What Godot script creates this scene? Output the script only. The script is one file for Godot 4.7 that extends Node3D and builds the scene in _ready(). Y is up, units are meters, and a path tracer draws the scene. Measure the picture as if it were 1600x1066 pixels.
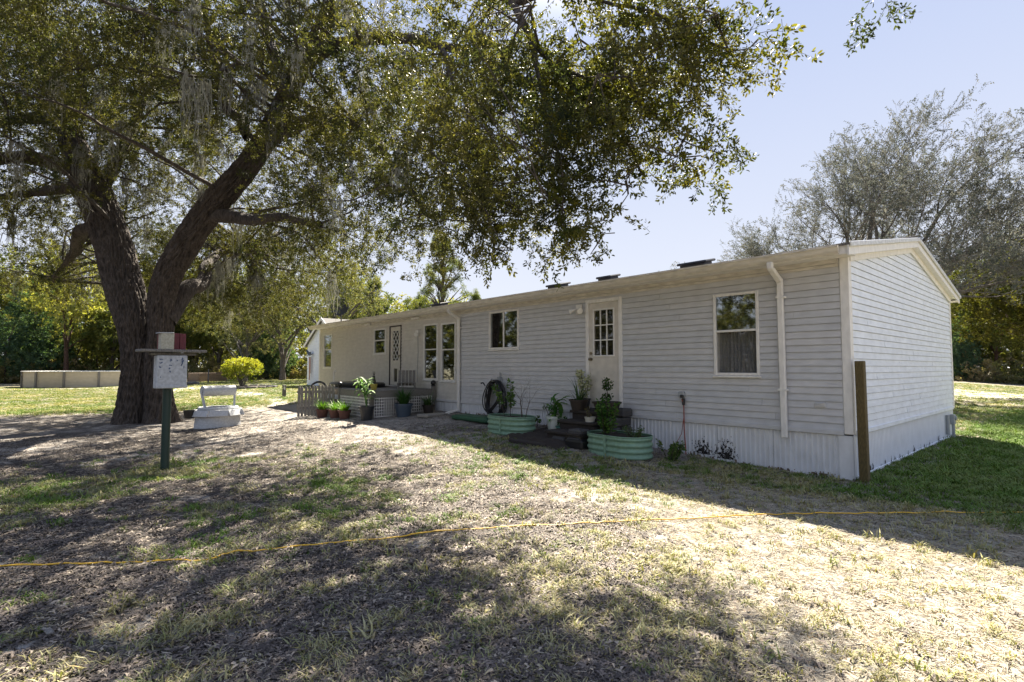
extends Node3D
# A white-trimmed manufactured home under a large live oak, backlit morning.
# World: house front wall on z = 0 (x from 0 at the near corner to -18.83), gable end on x = 0, y up, metres.

const E_TOP := 3.10          # top of wall
const S_BOT := 0.66          # bottom of siding
const LEN := 18.83
const WID := 7.32
const SLOPE := 0.178
var rng := RandomNumberGenerator.new()
var counts := {}
var M := {}
var n1 := FastNoiseLite.new()
var n2 := FastNoiseLite.new()
var n3 := FastNoiseLite.new()

# ---------------------------------------------------------------- mesh builder
class MB:
	var v := PackedVector3Array()
	var n := PackedVector3Array()
	var c := PackedColorArray()
	var uv := PackedVector2Array()
	var use_uv := false
	var i := PackedInt32Array()
	var col := Color(1, 1, 1)
	func vert(p: Vector3, nn: Vector3) -> int:
		v.append(p); n.append(nn); c.append(col); uv.append(Vector2.ZERO)
		return v.size() - 1
	func tri(a: Vector3, b: Vector3, d: Vector3, out: Vector3):
		var nn := (d - a).cross(b - a)
		if nn.length_squared() < 1e-16:
			return
		nn = nn.normalized()
		if nn.dot(out) < 0.0:
			var t := b; b = d; d = t; nn = -nn
		var k := vert(a, nn); vert(b, nn); vert(d, nn)
		i.append(k); i.append(k + 1); i.append(k + 2)
	func quad(a: Vector3, b: Vector3, d: Vector3, e: Vector3, out: Vector3):
		var nn := (d - a).cross(b - a)
		if nn.length_squared() < 1e-16:
			nn = (e - a).cross(d - a)
		if nn.length_squared() < 1e-16:
			return
		nn = nn.normalized()
		if nn.dot(out) < 0.0:
			var t := b; b = e; e = t; nn = -nn
		var k := vert(a, nn); vert(b, nn); vert(d, nn); vert(e, nn)
		i.append_array(PackedInt32Array([k, k + 1, k + 2, k, k + 2, k + 3]))
	func box(ctr: Vector3, s: Vector3, b := Basis.IDENTITY, bev := 0.0):
		var h := s * 0.5
		bev = minf(bev, minf(h.x, minf(h.y, h.z)) * 0.9)
		var ih := h - Vector3.ONE * bev
		for ax in 3:
			var a1 := (ax + 1) % 3
			var a2 := (ax + 2) % 3
			for sg in [-1.0, 1.0]:
				var p: Array = []
				for q in [[-1.0, -1.0], [1.0, -1.0], [1.0, 1.0], [-1.0, 1.0]]:
					var w := Vector3.ZERO
					w[ax] = sg * h[ax]; w[a1] = q[0] * ih[a1]; w[a2] = q[1] * ih[a2]
					p.append(ctr + b * w)
				var o := Vector3.ZERO
				o[ax] = sg
				quad(p[0], p[1], p[2], p[3], b * o)
			if bev > 0.0:
				for s1 in [-1.0, 1.0]:
					for s2 in [-1.0, 1.0]:
						var w1 := Vector3.ZERO
						var w2 := Vector3.ZERO
						w1[a1] = s1 * h[a1]; w1[a2] = s2 * ih[a2]
						w2[a1] = s1 * ih[a1]; w2[a2] = s2 * h[a2]
						var e1 := w1; var e2 := w1; var e3 := w2; var e4 := w2
						e1[ax] = -ih[ax]; e2[ax] = ih[ax]; e3[ax] = ih[ax]; e4[ax] = -ih[ax]
						var o2 := Vector3.ZERO
						o2[a1] = s1; o2[a2] = s2
						quad(ctr + b * e1, ctr + b * e2, ctr + b * e3, ctr + b * e4, b * o2)
		if bev > 0.0:
			for sx in [-1.0, 1.0]:
				for sy in [-1.0, 1.0]:
					for sz in [-1.0, 1.0]:
						var o3 := Vector3(sx, sy, sz)
						tri(ctr + b * Vector3(sx * h.x, sy * ih.y, sz * ih.z), ctr + b * Vector3(sx * ih.x, sy * h.y, sz * ih.z), ctr + b * Vector3(sx * ih.x, sy * ih.y, sz * h.z), b * o3)
	# box between two corner points
	func span(x0: float, x1: float, y0: float, y1: float, z0: float, z1: float, bev := 0.0):
		box(Vector3((x0 + x1) / 2, (y0 + y1) / 2, (z0 + z1) / 2), Vector3(absf(x1 - x0), absf(y1 - y0), absf(z1 - z0)), Basis.IDENTITY, bev)
	func beam(a: Vector3, b: Vector3, w: float, h: float, bev := 0.0, upv := Vector3.UP):
		var d := (b - a)
		var L := d.length()
		d /= L
		var s := d.cross(upv)
		if s.length() < 0.01:
			s = d.cross(Vector3.RIGHT)
		s = s.normalized()
		var u := s.cross(d).normalized()
		box((a + b) / 2, Vector3(w, h, L), Basis(s, u, -d), bev)
	func tube(pts: PackedVector3Array, rad: PackedFloat32Array, sides := 6, cap := true, phase := 0.0):
		var m := pts.size()
		var base := v.size()
		var ref := Vector3.UP
		var d0 := (pts[1] - pts[0]).normalized()
		if absf(d0.y) > 0.9:
			ref = Vector3.RIGHT
		var s := d0.cross(ref).normalized()
		for k in m:
			var d := (pts[mini(k + 1, m - 1)] - pts[maxi(k - 1, 0)]).normalized()
			s = (s - d * s.dot(d)).normalized()
			var u := d.cross(s)
			for j in sides:
				var a := TAU * j / sides + phase
				var o := s * cos(a) + u * sin(a)
				vert(pts[k] + o * rad[k], o)
		for k in m - 1:
			for j in sides:
				var a := base + k * sides + j
				var b := base + k * sides + (j + 1) % sides
				i.append_array(PackedInt32Array([a, a + sides, b + sides, a, b + sides, b]))
		if cap:
			for e in [0, m - 1]:
				var dd := (pts[1] - pts[0]) if e == 0 else (pts[m - 1] - pts[m - 2])
				var nn := dd.normalized() * (-1.0 if e == 0 else 1.0)
				var cc := vert(pts[e], nn)
				for j in sides:
					var q := vert(v[base + e * sides + j], nn)
					if j > 0:
						i.append_array(PackedInt32Array([cc, q - 1, q] if e == 0 else [cc, q, q - 1]))
				i.append_array(PackedInt32Array([cc, cc + sides, cc + 1] if e == 0 else [cc, cc + 1, cc + sides]))
	func cyl(a: Vector3, b: Vector3, r: float, sides := 12, r2 := -1.0):
		tube(PackedVector3Array([a, b]), PackedFloat32Array([r, r if r2 < 0.0 else r2]), sides)
	# profile: Vector2(radius, y); flat: hard edges between rings
	func lathe(prof: PackedVector2Array, seg := 20, at := Vector3.ZERO, sx := 1.0, sz := 1.0):
		for k in prof.size() - 1:
			var p := prof[k]
			var q := prof[k + 1]
			var base := v.size()
			var d := q - p
			var nn := Vector2(d.y, -d.x).normalized()
			for j in seg + 1:
				var a := TAU * j / seg
				var o := Vector3(cos(a), 0, sin(a))
				var nv := Vector3(o.x * nn.x / sx, nn.y, o.z * nn.x / sz).normalized()
				vert(at + Vector3(o.x * p.x * sx, p.y, o.z * p.x * sz), nv)
				vert(at + Vector3(o.x * q.x * sx, q.y, o.z * q.x * sz), nv)
			for j in seg:
				var a2 := base + j * 2
				i.append_array(PackedInt32Array([a2, a2 + 3, a2 + 1, a2, a2 + 2, a2 + 3]))
	func ball(at: Vector3, r: Vector3, seg := 10, rings := 6):
		var base := v.size()
		for k in rings + 1:
			var t := PI * k / rings
			for j in seg + 1:
				var a := TAU * j / seg
				var o := Vector3(sin(t) * cos(a), cos(t), sin(t) * sin(a))
				vert(at + o * r, (o / r).normalized())
		for k in rings:
			for j in seg:
				var a2 := base + k * (seg + 1) + j
				i.append_array(PackedInt32Array([a2, a2 + seg + 2, a2 + 1, a2, a2 + seg + 1, a2 + seg + 2]))
	# a leaf from base along dir, lying in the plane of dir and side; folded a little along its midrib
	func leaf(p: Vector3, dir: Vector3, side: Vector3, L: float, W: float, bend := 0.15):
		var up := side.cross(dir).normalized()
		var q1 := p + dir * L * 0.3 + up * bend * L * 0.10
		var q2 := p + dir * L * 0.7 + up * bend * L * 0.05
		var tip := p + dir * L - up * bend * L * 0.25
		var l1 := q1 + side * W * 0.42 + up * W * 0.12
		var r1 := q1 - side * W * 0.42 + up * W * 0.12
		var l2 := q2 + side * W * 0.45 + up * W * 0.10
		var r2 := q2 - side * W * 0.45 + up * W * 0.10
		var b := v.size()
		var nl := (up - side * 0.3).normalized()
		var nr := (up + side * 0.3).normalized()
		vert(p, up); vert(l1, nl); vert(r1, nr); vert(l2, nl); vert(r2, nr); vert(tip, up)
		i.append_array(PackedInt32Array([b, b + 2, b + 1, b + 1, b + 4, b + 3, b + 1, b + 2, b + 4, b + 3, b + 4, b + 5]))
	func mesh() -> ArrayMesh:
		var m := ArrayMesh.new()
		if v.is_empty():
			return m
		var a := []
		a.resize(Mesh.ARRAY_MAX)
		a[Mesh.ARRAY_VERTEX] = v; a[Mesh.ARRAY_NORMAL] = n; a[Mesh.ARRAY_COLOR] = c; a[Mesh.ARRAY_INDEX] = i
		if use_uv:
			a[Mesh.ARRAY_TEX_UV] = uv
		m.add_surface_from_arrays(Mesh.PRIMITIVE_TRIANGLES, a)
		return m

# ---------------------------------------------------------------- objects
func numbered(called: String, parent: Node) -> String:
	var key := "%d/%s" % [parent.get_instance_id(), called]
	var k: int = counts.get(key, 0)
	counts[key] = k + 1
	return called if k == 0 else "%s_%03d" % [called, k]

func tag(o: Node, label: String, category: String, group := "", kind := ""):
	if label: o.set_meta("label", label)
	if category: o.set_meta("category", category)
	if group: o.set_meta("group", group)
	if kind: o.set_meta("kind", kind)

func thing(called: String, label: String, category: String, at := Vector3.ZERO, turn := 0.0, group := "") -> Node3D:
	var o := Node3D.new()
	o.name = numbered(called, self)
	add_child(o, true)
	o.position = at
	o.rotation.y = turn
	tag(o, label, category, group)
	return o

func part(called: String, mb: MB, m: Material, parent: Node) -> MeshInstance3D:
	return part_mesh(called, mb.mesh(), m, parent)

func part_mesh(called: String, mesh: Mesh, m: Material, parent: Node) -> MeshInstance3D:
	var o := MeshInstance3D.new()
	o.name = numbered(called, parent)
	o.mesh = mesh
	o.material_override = m
	parent.add_child(o, true)
	return o

func single(called: String, label: String, category: String, mb: MB, m: Material, group := "", at := Vector3.ZERO) -> MeshInstance3D:
	var o := part(called, mb, m, self)
	o.position = at
	tag(o, label, category, group)
	return o

func struct(called: String, mb: MB, m: Material) -> MeshInstance3D:
	var o := part(called, mb, m, self)
	tag(o, "", "", "", "structure")
	return o

func many(called: String, mesh: Mesh, m: Material, xf: Array, cols: PackedColorArray, parent: Node) -> MultiMeshInstance3D:
	var mm := MultiMesh.new()
	mm.transform_format = MultiMesh.TRANSFORM_3D
	mm.use_colors = true
	mm.mesh = mesh
	mm.instance_count = xf.size()
	for k in xf.size():
		mm.set_instance_transform(k, xf[k])
		mm.set_instance_color(k, cols[k])
	var o := MultiMeshInstance3D.new()
	o.name = numbered(called, parent)
	o.multimesh = mm
	o.material_override = m
	parent.add_child(o, true)
	o.set_meta("kind", "stuff")
	return o

func rnd(a: float, b: float) -> float:
	return rng.randf_range(a, b)

func rdir() -> Vector3:
	var z := rnd(-1, 1)
	var a := rnd(0, TAU)
	var r := sqrt(1.0 - z * z)
	return Vector3(r * cos(a), z, r * sin(a))

func smooth(a: float, b: float, x: float) -> float:
	var t := clampf((x - a) / (b - a), 0, 1)
	return t * t * (3 - 2 * t)

func ground(x: float, z: float) -> float:
	var h := 0.36 * smooth(0.5, 8.5, -x) * (1.0 - smooth(-1.0, 6.0, z))
	return h

func ground_b(x: float, z: float) -> float:
	var near := 1.0 - smooth(20.0, 45.0, Vector2(x, z).length())
	return ground(x, z) + near * (0.022 * n1.get_noise_2d(x * 9.0, z * 9.0) + 0.010 * n2.get_noise_2d(x * 60.0, z * 60.0))

func gp(x: float, z: float, up := 0.0) -> Vector3:
	return Vector3(x, ground(x, z) + up, z)

# ---------------------------------------------------------------- materials
func lin(r: float, g: float, b: float) -> Color:
	return Color(r, g, b).linear_to_srgb()

func noise_tex(freq: float, lo: float, hi: float, type := FastNoiseLite.TYPE_SIMPLEX_SMOOTH, oct := 4, sz := 512, seed_ := 1) -> NoiseTexture2D:
	var t := NoiseTexture2D.new()
	t.width = sz; t.height = sz; t.seamless = true
	var f := FastNoiseLite.new()
	f.noise_type = type; f.frequency = freq; f.seed = seed_
	f.fractal_octaves = oct
	t.noise = f
	var g := Gradient.new()
	g.set_color(0, Color(lo, lo, lo)); g.set_color(1, Color(hi, hi, hi))
	t.color_ramp = g
	return t

func mat(col: Color, rough := 0.8, tex: Texture2D = null, scale := Vector3.ONE, vc := false) -> StandardMaterial3D:
	var m := StandardMaterial3D.new()
	m.albedo_color = col
	m.roughness = rough
	m.vertex_color_use_as_albedo = vc
	if tex:
		m.albedo_texture = tex
		m.uv1_triplanar = true
		m.uv1_scale = scale
	return m

func leaf_mat(col: Color, back: Color, rough := 0.5) -> StandardMaterial3D:
	var m := mat(col, rough, null, Vector3.ONE, true)
	m.backlight_enabled = true
	m.backlight = back
	m.metallic_specular = 0.22
	m.cull_mode = BaseMaterial3D.CULL_DISABLED
	return m

func materials():
	var soft := noise_tex(0.012, 0.90, 1.0, FastNoiseLite.TYPE_SIMPLEX_SMOOTH, 5, 512, 3)
	var grime := noise_tex(0.02, 0.80, 1.0, FastNoiseLite.TYPE_SIMPLEX_SMOOTH, 5, 512, 5)
	var grain := noise_tex(0.03, 0.55, 1.0, FastNoiseLite.TYPE_SIMPLEX_SMOOTH, 4, 512, 7)
	var speck := noise_tex(0.12, 0.5, 1.0, FastNoiseLite.TYPE_SIMPLEX_SMOOTH, 3, 512, 9)
	var bark := noise_tex(0.016, 0.22, 1.0, FastNoiseLite.TYPE_SIMPLEX_SMOOTH, 5, 512, 11)
	(bark.noise as FastNoiseLite).fractal_type = FastNoiseLite.FRACTAL_RIDGED
	M.siding_b = mat(lin(0.55, 0.56, 0.575), 0.55, soft, Vector3(0.5, 1.2, 0.5))
	M.siding_c = mat(lin(0.58, 0.58, 0.585), 0.55, soft, Vector3(0.5, 1.2, 0.5))
	M.siding_cream_bounce = mat(lin(0.64, 0.61, 0.55), 0.55, soft, Vector3(0.5, 1.2, 0.5))  # partly beige siding, partly warm ground bounce put into the colour
	M.splash = mat(lin(0.16, 0.12, 0.085), 0.95)
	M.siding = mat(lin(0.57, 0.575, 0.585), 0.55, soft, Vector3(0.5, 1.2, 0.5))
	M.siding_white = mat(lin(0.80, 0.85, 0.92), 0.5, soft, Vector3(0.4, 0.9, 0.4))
	M.trim = mat(lin(0.80, 0.785, 0.75), 0.5, soft, Vector3(1.5, 0.7, 1.5))
	M.cream = mat(lin(0.66, 0.62, 0.53), 0.55, soft, Vector3(0.8, 2.0, 0.8))
	M.gutter = mat(lin(0.72, 0.68, 0.60), 0.5, grime, Vector3(0.35, 1.2, 1.2))
	M.gutter_end = mat(lin(0.70, 0.72, 0.74), 0.5, grime, Vector3(0.8, 1.2, 0.8))
	M.pot_pale = mat(lin(0.62, 0.66, 0.60), 0.6, soft, Vector3(2, 2, 2))
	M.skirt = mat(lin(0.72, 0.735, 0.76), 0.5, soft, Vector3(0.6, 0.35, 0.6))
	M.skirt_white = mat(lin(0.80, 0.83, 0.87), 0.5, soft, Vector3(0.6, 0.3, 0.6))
	M.door = mat(lin(0.64, 0.60, 0.53), 0.5, soft, Vector3(0.7, 0.7, 0.7))
	M.roof = mat(lin(0.20, 0.19, 0.18), 0.9, speck, Vector3(3, 3, 3))
	M.vent = mat(lin(0.03, 0.033, 0.045), 0.6)
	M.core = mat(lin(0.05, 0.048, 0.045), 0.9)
	M.glass = mat(Color(0.035, 0.04, 0.04, 0.30), 0.02)
	M.glass.transparency = BaseMaterial3D.TRANSPARENCY_ALPHA
	M.glass.metallic_specular = 1.0
	M.blind = mat(lin(0.035, 0.033, 0.03), 0.9)
	M.reflection_sheet = mat(lin(0.36, 0.36, 0.36), 0.9, grime, Vector3(2.2, 2.2, 2.2))
	M.mildew = mat(lin(0.02, 0.018, 0.018), 0.9)
	M.black = mat(lin(0.012, 0.012, 0.013), 0.4)
	M.rubber = mat(lin(0.013, 0.013, 0.016), 0.35)
	M.iron = mat(lin(0.05, 0.05, 0.055), 0.5)
	M.steel = mat(lin(0.45, 0.45, 0.46), 0.35); M.steel.metallic = 0.8
	M.brass = mat(lin(0.22, 0.19, 0.13), 0.35); M.brass.metallic = 0.7
	M.grey_box = mat(lin(0.34, 0.36, 0.37), 0.5, soft, Vector3(2, 2, 2))
	M.wood_post = mat(lin(0.17, 0.125, 0.045), 0.85, grain, Vector3(9, 0.7, 9))
	M.wood_grey = mat(lin(0.30, 0.28, 0.25), 0.9, grain, Vector3(5, 1.0, 5))
	M.wood_dark = mat(lin(0.055, 0.045, 0.04), 0.9, grain, Vector3(1, 5, 5))
	M.lattice = mat(lin(0.76, 0.74, 0.71), 0.8, grime, Vector3(1, 1, 1))
	M.green_metal = mat(lin(0.23, 0.38, 0.27), 0.42, grime, Vector3(1.3, 0.8, 1.3))
	M.soil = mat(lin(0.045, 0.032, 0.022), 1.0, speck, Vector3(4, 4, 4))
	M.mulch = mat(lin(0.06, 0.042, 0.032), 1.0, speck, Vector3(3, 3, 3))
	M.stone = mat(lin(0.15, 0.145, 0.145), 0.95, speck, Vector3(2.5, 2.5, 2.5))
	M.stone.heightmap_enabled = true
	M.stone.heightmap_texture = speck
	M.stone.heightmap_scale = 2.0
	M.concrete = mat(lin(0.50, 0.46, 0.40), 0.95, speck, Vector3(1.2, 1.2, 1.2))
	M.pot_white = mat(lin(0.42, 0.47, 0.42), 0.6, soft, Vector3(2, 2, 2))
	M.pot_cream = mat(lin(0.55, 0.53, 0.46), 0.6, soft, Vector3(3, 3, 3))
	M.pot_black = mat(lin(0.02, 0.022, 0.026), 0.45)
	M.pot_blue = mat(lin(0.06, 0.09, 0.13), 0.45, grime, Vector3(3, 3, 3))
	M.pot_clay = mat(lin(0.13, 0.055, 0.04), 0.8, grime, Vector3(3, 3, 3))
	M.pot_brown = mat(lin(0.03, 0.022, 0.018), 0.6)
	M.teal = mat(lin(0.07, 0.20, 0.17), 0.5, grime, Vector3(3, 3, 3))
	M.green_plastic = mat(lin(0.03, 0.11, 0.055), 0.6, grime, Vector3(2, 2, 2))
	M.green_post = mat(lin(0.015, 0.04, 0.032), 0.45, soft, Vector3(3, 1, 3))
	M.white_paint = mat(lin(0.56, 0.58, 0.60), 0.6, grime, Vector3(1.6, 1.6, 1.6))
	M.red_wood = mat(lin(0.21, 0.030, 0.045), 0.6, grain, Vector3(14, 1, 14))
	M.cream_box = mat(lin(0.50, 0.48, 0.38), 0.6, grime, Vector3(2.5, 2.5, 2.5))
	M.yellow_cord = mat(lin(0.72, 0.42, 0.03), 0.5)
	M.red_cord = mat(lin(0.25, 0.05, 0.035), 0.5)
	M.pool = mat(lin(0.50, 0.44, 0.34), 0.5, soft, Vector3(0.3, 0.6, 0.3))
	M.pool_frame = mat(lin(0.16, 0.15, 0.14), 0.5)
	M.pool_rail = mat(lin(0.55, 0.54, 0.52), 0.5)
	M.water = mat(Color(0.10, 0.30, 0.32), 0.05)
	M.rust = mat(lin(0.42, 0.22, 0.17), 0.8, grime, Vector3(3, 3, 3))
	M.bed = mat(lin(0.34, 0.25, 0.18), 0.9, grain, Vector3(0.6, 3, 3))
	M.sand = mat(lin(0.50, 0.45, 0.36), 1.0, grime, Vector3(0.3, 0.3, 0.3))
	M.bark = mat(lin(0.155, 0.125, 0.105), 0.95, bark, Vector3(1.5, 0.30, 1.5))
	M.bark.heightmap_enabled = true
	M.bark.heightmap_texture = bark
	M.bark.heightmap_scale = 6.0
	M.bark_far = mat(lin(0.16, 0.135, 0.115), 0.95, bark, Vector3(2, 0.5, 2))
	M.bark_grey = mat(lin(0.26, 0.235, 0.215), 0.95, bark, Vector3(2, 0.5, 2))
	M.bark_red = mat(lin(0.17, 0.095, 0.065), 0.95, bark, Vector3(2, 0.5, 2))
	M.leaf = leaf_mat(Color.WHITE, Color(1.0, 1.0, 0.62))
	M.leaf_far = leaf_mat(Color.WHITE, Color(1.0, 1.0, 0.6), 0.6)
	M.leaf_grey_haze = leaf_mat(Color.WHITE, Color(0.8, 0.8, 0.8), 0.9)
	M.leaf_grey_haze.metallic_specular = 0.1
	M.mirror = mat(lin(0.30, 0.32, 0.33), 0.03)
	M.mirror.metallic = 1.0
	M.plant = leaf_mat(Color.WHITE, Color(0.6, 0.7, 0.4), 0.45)
	M.moss = leaf_mat(Color.WHITE, Color(0.6, 0.6, 0.55), 0.9)
	M.litter = mat(Color.WHITE, 0.8, null, Vector3.ONE, true)
	M.litter.cull_mode = BaseMaterial3D.CULL_DISABLED
	M.grass = leaf_mat(Color.WHITE, Color(0.6, 0.65, 0.35), 0.6)
	# ground: fine litter and sand mottling over the per-vertex colour
	M.ground = mat(Color.WHITE, 1.0, litter_tex(), Vector3(0.55, 0.55, 0.55), true)
	M.ground.metallic_specular = 0.2
	M.ground.heightmap_enabled = true
	M.ground.heightmap_texture = M.ground.albedo_texture
	M.ground.heightmap_scale = 1.6

# flat bits of leaf, straw and sand grains seen from above, tiling
func litter_tex() -> ImageTexture:
	var S := 1024
	var r := RandomNumberGenerator.new()
	r.seed = 77
	var f := FastNoiseLite.new()
	f.noise_type = FastNoiseLite.TYPE_SIMPLEX_SMOOTH; f.frequency = 0.02; f.fractal_octaves = 4; f.seed = 5
	var nim := f.get_seamless_image(S, S)
	nim.convert(Image.FORMAT_L8)
	var nd := nim.get_data()
	var d := PackedByteArray()
	d.resize(S * S * 3)
	for k in S * S:
		var t := 222.0 + (nd[k] - 128) * 0.25 + r.randf_range(-16, 16)
		d[k * 3] = clampi(int(t), 0, 255); d[k * 3 + 1] = clampi(int(t * 0.99), 0, 255); d[k * 3 + 2] = clampi(int(t * 0.97), 0, 255)
	for q in 5200:
		var cx := r.randf() * S
		var cy := r.randf() * S
		var a := r.randf() * TAU
		var straw := r.randf() < 0.35
		var L := r.randf_range(10, 30) if straw else r.randf_range(7, 15)
		var W := r.randf_range(0.8, 1.5) if straw else r.randf_range(2.2, 4.6)
		var br := r.randf_range(0.5, 1.3)
		var warm := r.randf_range(0.0, 0.14)
		var ca := cos(a)
		var sa := sin(a)
		var R := int(L) + 1
		for oy in range(-R, R + 1):
			for ox in range(-R, R + 1):
				var u := ox * ca + oy * sa
				var w := -ox * sa + oy * ca
				if absf(u) < L and absf(w) < W * (1.0 - (u / L) * (u / L)):
					var kk := (posmod(int(cy) + oy, S) * S + posmod(int(cx) + ox, S)) * 3
					var tt := 175.0 * br + w * 4.0
					d[kk] = clampi(int(tt * (1.0 + warm)), 0, 255); d[kk + 1] = clampi(int(tt), 0, 255); d[kk + 2] = clampi(int(tt * (1.0 - warm)), 0, 255)
	return ImageTexture.create_from_image(Image.create_from_data(S, S, false, Image.FORMAT_RGB8, d))

# ---------------------------------------------------------------- main
func _ready():
	rng.seed = 20240611
	var cam := Camera3D.new()
	cam.name = "camera"
	cam.fov = 65.8
	cam.near = 0.1
	cam.far = 900.0
	add_child(cam)
	cam.position = Vector3(2.36, 1.547, 8.41)
	cam.rotation = Vector3(deg_to_rad(2.9), deg_to_rad(48.32), 0)
	cam.current = true
	var env := Environment.new()
	env.background_mode = Environment.BG_SKY
	env.tonemap_mode = Environment.TONE_MAPPER_LINEAR
	env.tonemap_exposure = 5.1
	env.sdfgi_enabled = true
	env.ssao_enabled = true
	env.ssil_enabled = true
	var sky := Sky.new()
	var sm := ProceduralSkyMaterial.new()
	sm.sky_top_color = lin(0.31, 0.44, 0.82)
	sm.sky_horizon_color = lin(0.89, 0.925, 1.0)
	sm.sky_curve = 0.48
	sm.sky_energy_multiplier = 0.49
	sm.ground_bottom_color = lin(0.18, 0.16, 0.12)
	sm.ground_horizon_color = lin(0.5, 0.48, 0.42)
	sm.sun_angle_max = 40.0
	sm.sun_curve = 0.12
	sky.sky_material = sm
	env.sky = sky
	var we := WorldEnvironment.new()
	we.name = "environment"
	we.environment = env
	add_child(we)
	var sun := DirectionalLight3D.new()
	sun.name = "sun"
	sun.light_energy = 1.6
	sun.light_color = Color(1.0, 0.96, 0.89)
	sun.light_angular_distance = 0.53
	sun.shadow_enabled = true
	add_child(sun)
	var to_sun := Vector3(-0.66 * 0.93, 1.0, -0.75 * 0.93).normalized()
	sun.look_at_from_position(Vector3.ZERO, -to_sun, Vector3.UP)

	n1.noise_type = FastNoiseLite.TYPE_SIMPLEX_SMOOTH; n1.frequency = 0.12; n1.fractal_octaves = 4; n1.seed = 4
	n2.noise_type = FastNoiseLite.TYPE_SIMPLEX_SMOOTH; n2.frequency = 0.08; n2.fractal_octaves = 3; n2.seed = 9
	n3.noise_type = FastNoiseLite.TYPE_SIMPLEX_SMOOTH; n3.frequency = 0.55; n3.fractal_octaves = 3; n3.seed = 21
	materials()
	build_ground()
	build_house()
	build_oak()
	build_background()
	build_yard()
	build_porch()
	build_steps_and_planters()
	build_cover()

# ---------------------------------------------------------------- ground
func grass_at(x: float, z: float) -> float:
	var g := 0.0
	var v := 0.5 + 0.5 * n1.get_noise_2d(x * 3.0 + 40.0, z * 3.0)
	var w := 0.5 + 0.5 * n1.get_noise_2d(x * 11.0 - 7.0, z * 11.0 + 90.0)
	# lawn beyond the gable end
	g = maxf(g, 0.95 * smooth(-0.6, 1.0, x) * smooth(2.2, -0.6, z))
	# strip along the front wall
	g = maxf(g, 0.55 * smooth(-8.5, -4.0, x) * smooth(4.2, 2.4, z) * smooth(1.0, 1.7, z) * (0.5 + v * 0.6))
	g = maxf(g, 0.6 * smooth(-3.0, -1.6, x) * smooth(2.8, 1.2, z))
	# dry sunny turf to the right
	g = maxf(g, 0.34 * smooth(-2.8, 0.4, x) * smooth(8.5, 5.5, z) * (0.35 + v))
	# patches front left
	g = maxf(g, 0.85 * smooth(3.4, 1.2, Vector2((x + 5.6) / 1.2, (z - 7.6)).length()) * smooth(0.36, 0.62, v * 0.6 + w * 0.4))
	g = maxf(g, 0.6 * smooth(7.0, 3.5, Vector2(x + 2.5, z - 7.0).length()) * smooth(0.46, 0.66, w * 0.6 + v * 0.4))
	# far lawns
	g = maxf(g, 0.95 * smooth(-17.5, -21.0, x + 0.55 * (z - 5.0)) * (0.45 + 0.7 * v))
	g = maxf(g, 0.7 * smooth(-9.0, -14.0, z) * (0.4 + 0.8 * v))
	return clampf(g, 0, 1)

func ground_col(x: float, z: float) -> Color:
	var v := 0.5 + 0.5 * n1.get_noise_2d(x * 4.0, z * 4.0)
	var w := 0.5 + 0.5 * n3.get_noise_2d(x * 3.0, z * 3.0)
	var u := 0.5 + 0.5 * n2.get_noise_2d(x * 45.0, z * 45.0)
	var sand := Color(0.53, 0.51, 0.485)
	var brown := Color(0.098, 0.088, 0.084)
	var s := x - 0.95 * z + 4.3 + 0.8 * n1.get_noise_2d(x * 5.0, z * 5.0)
	var sunny := smooth(-0.8, 0.9, s)  # edge follows the canopy shadow; litter colour beyond it also deepens that shade
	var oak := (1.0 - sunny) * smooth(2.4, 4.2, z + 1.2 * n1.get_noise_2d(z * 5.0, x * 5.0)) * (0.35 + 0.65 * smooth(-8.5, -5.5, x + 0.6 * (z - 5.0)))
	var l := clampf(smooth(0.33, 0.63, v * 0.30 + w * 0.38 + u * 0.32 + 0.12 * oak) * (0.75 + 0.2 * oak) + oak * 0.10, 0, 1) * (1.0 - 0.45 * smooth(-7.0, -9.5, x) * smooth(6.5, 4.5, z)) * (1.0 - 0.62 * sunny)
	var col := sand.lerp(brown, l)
	var g := grass_at(x, z)
	var gc := Color(0.14, 0.16, 0.06).lerp(Color(0.50, 0.44, 0.27), smooth(0.35, 0.75, w))
	var straw := Color(0.385, 0.335, 0.25)
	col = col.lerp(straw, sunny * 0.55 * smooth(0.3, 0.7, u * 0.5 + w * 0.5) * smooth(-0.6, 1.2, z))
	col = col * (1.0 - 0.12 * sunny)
	return col.lerp(gc, g * (0.45 + 0.35 * u))

func axis_lines(a: Array) -> PackedFloat32Array:
	# a: [start, then pairs end, step]
	var o := PackedFloat32Array()
	var x: float = a[0]
	var k := 1
	while k < a.size():
		while x < a[k] - 1e-4:
			o.append(x)
			x += a[k + 1]
		x = a[k]
		k += 2
	o.append(x)
	return o

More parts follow.
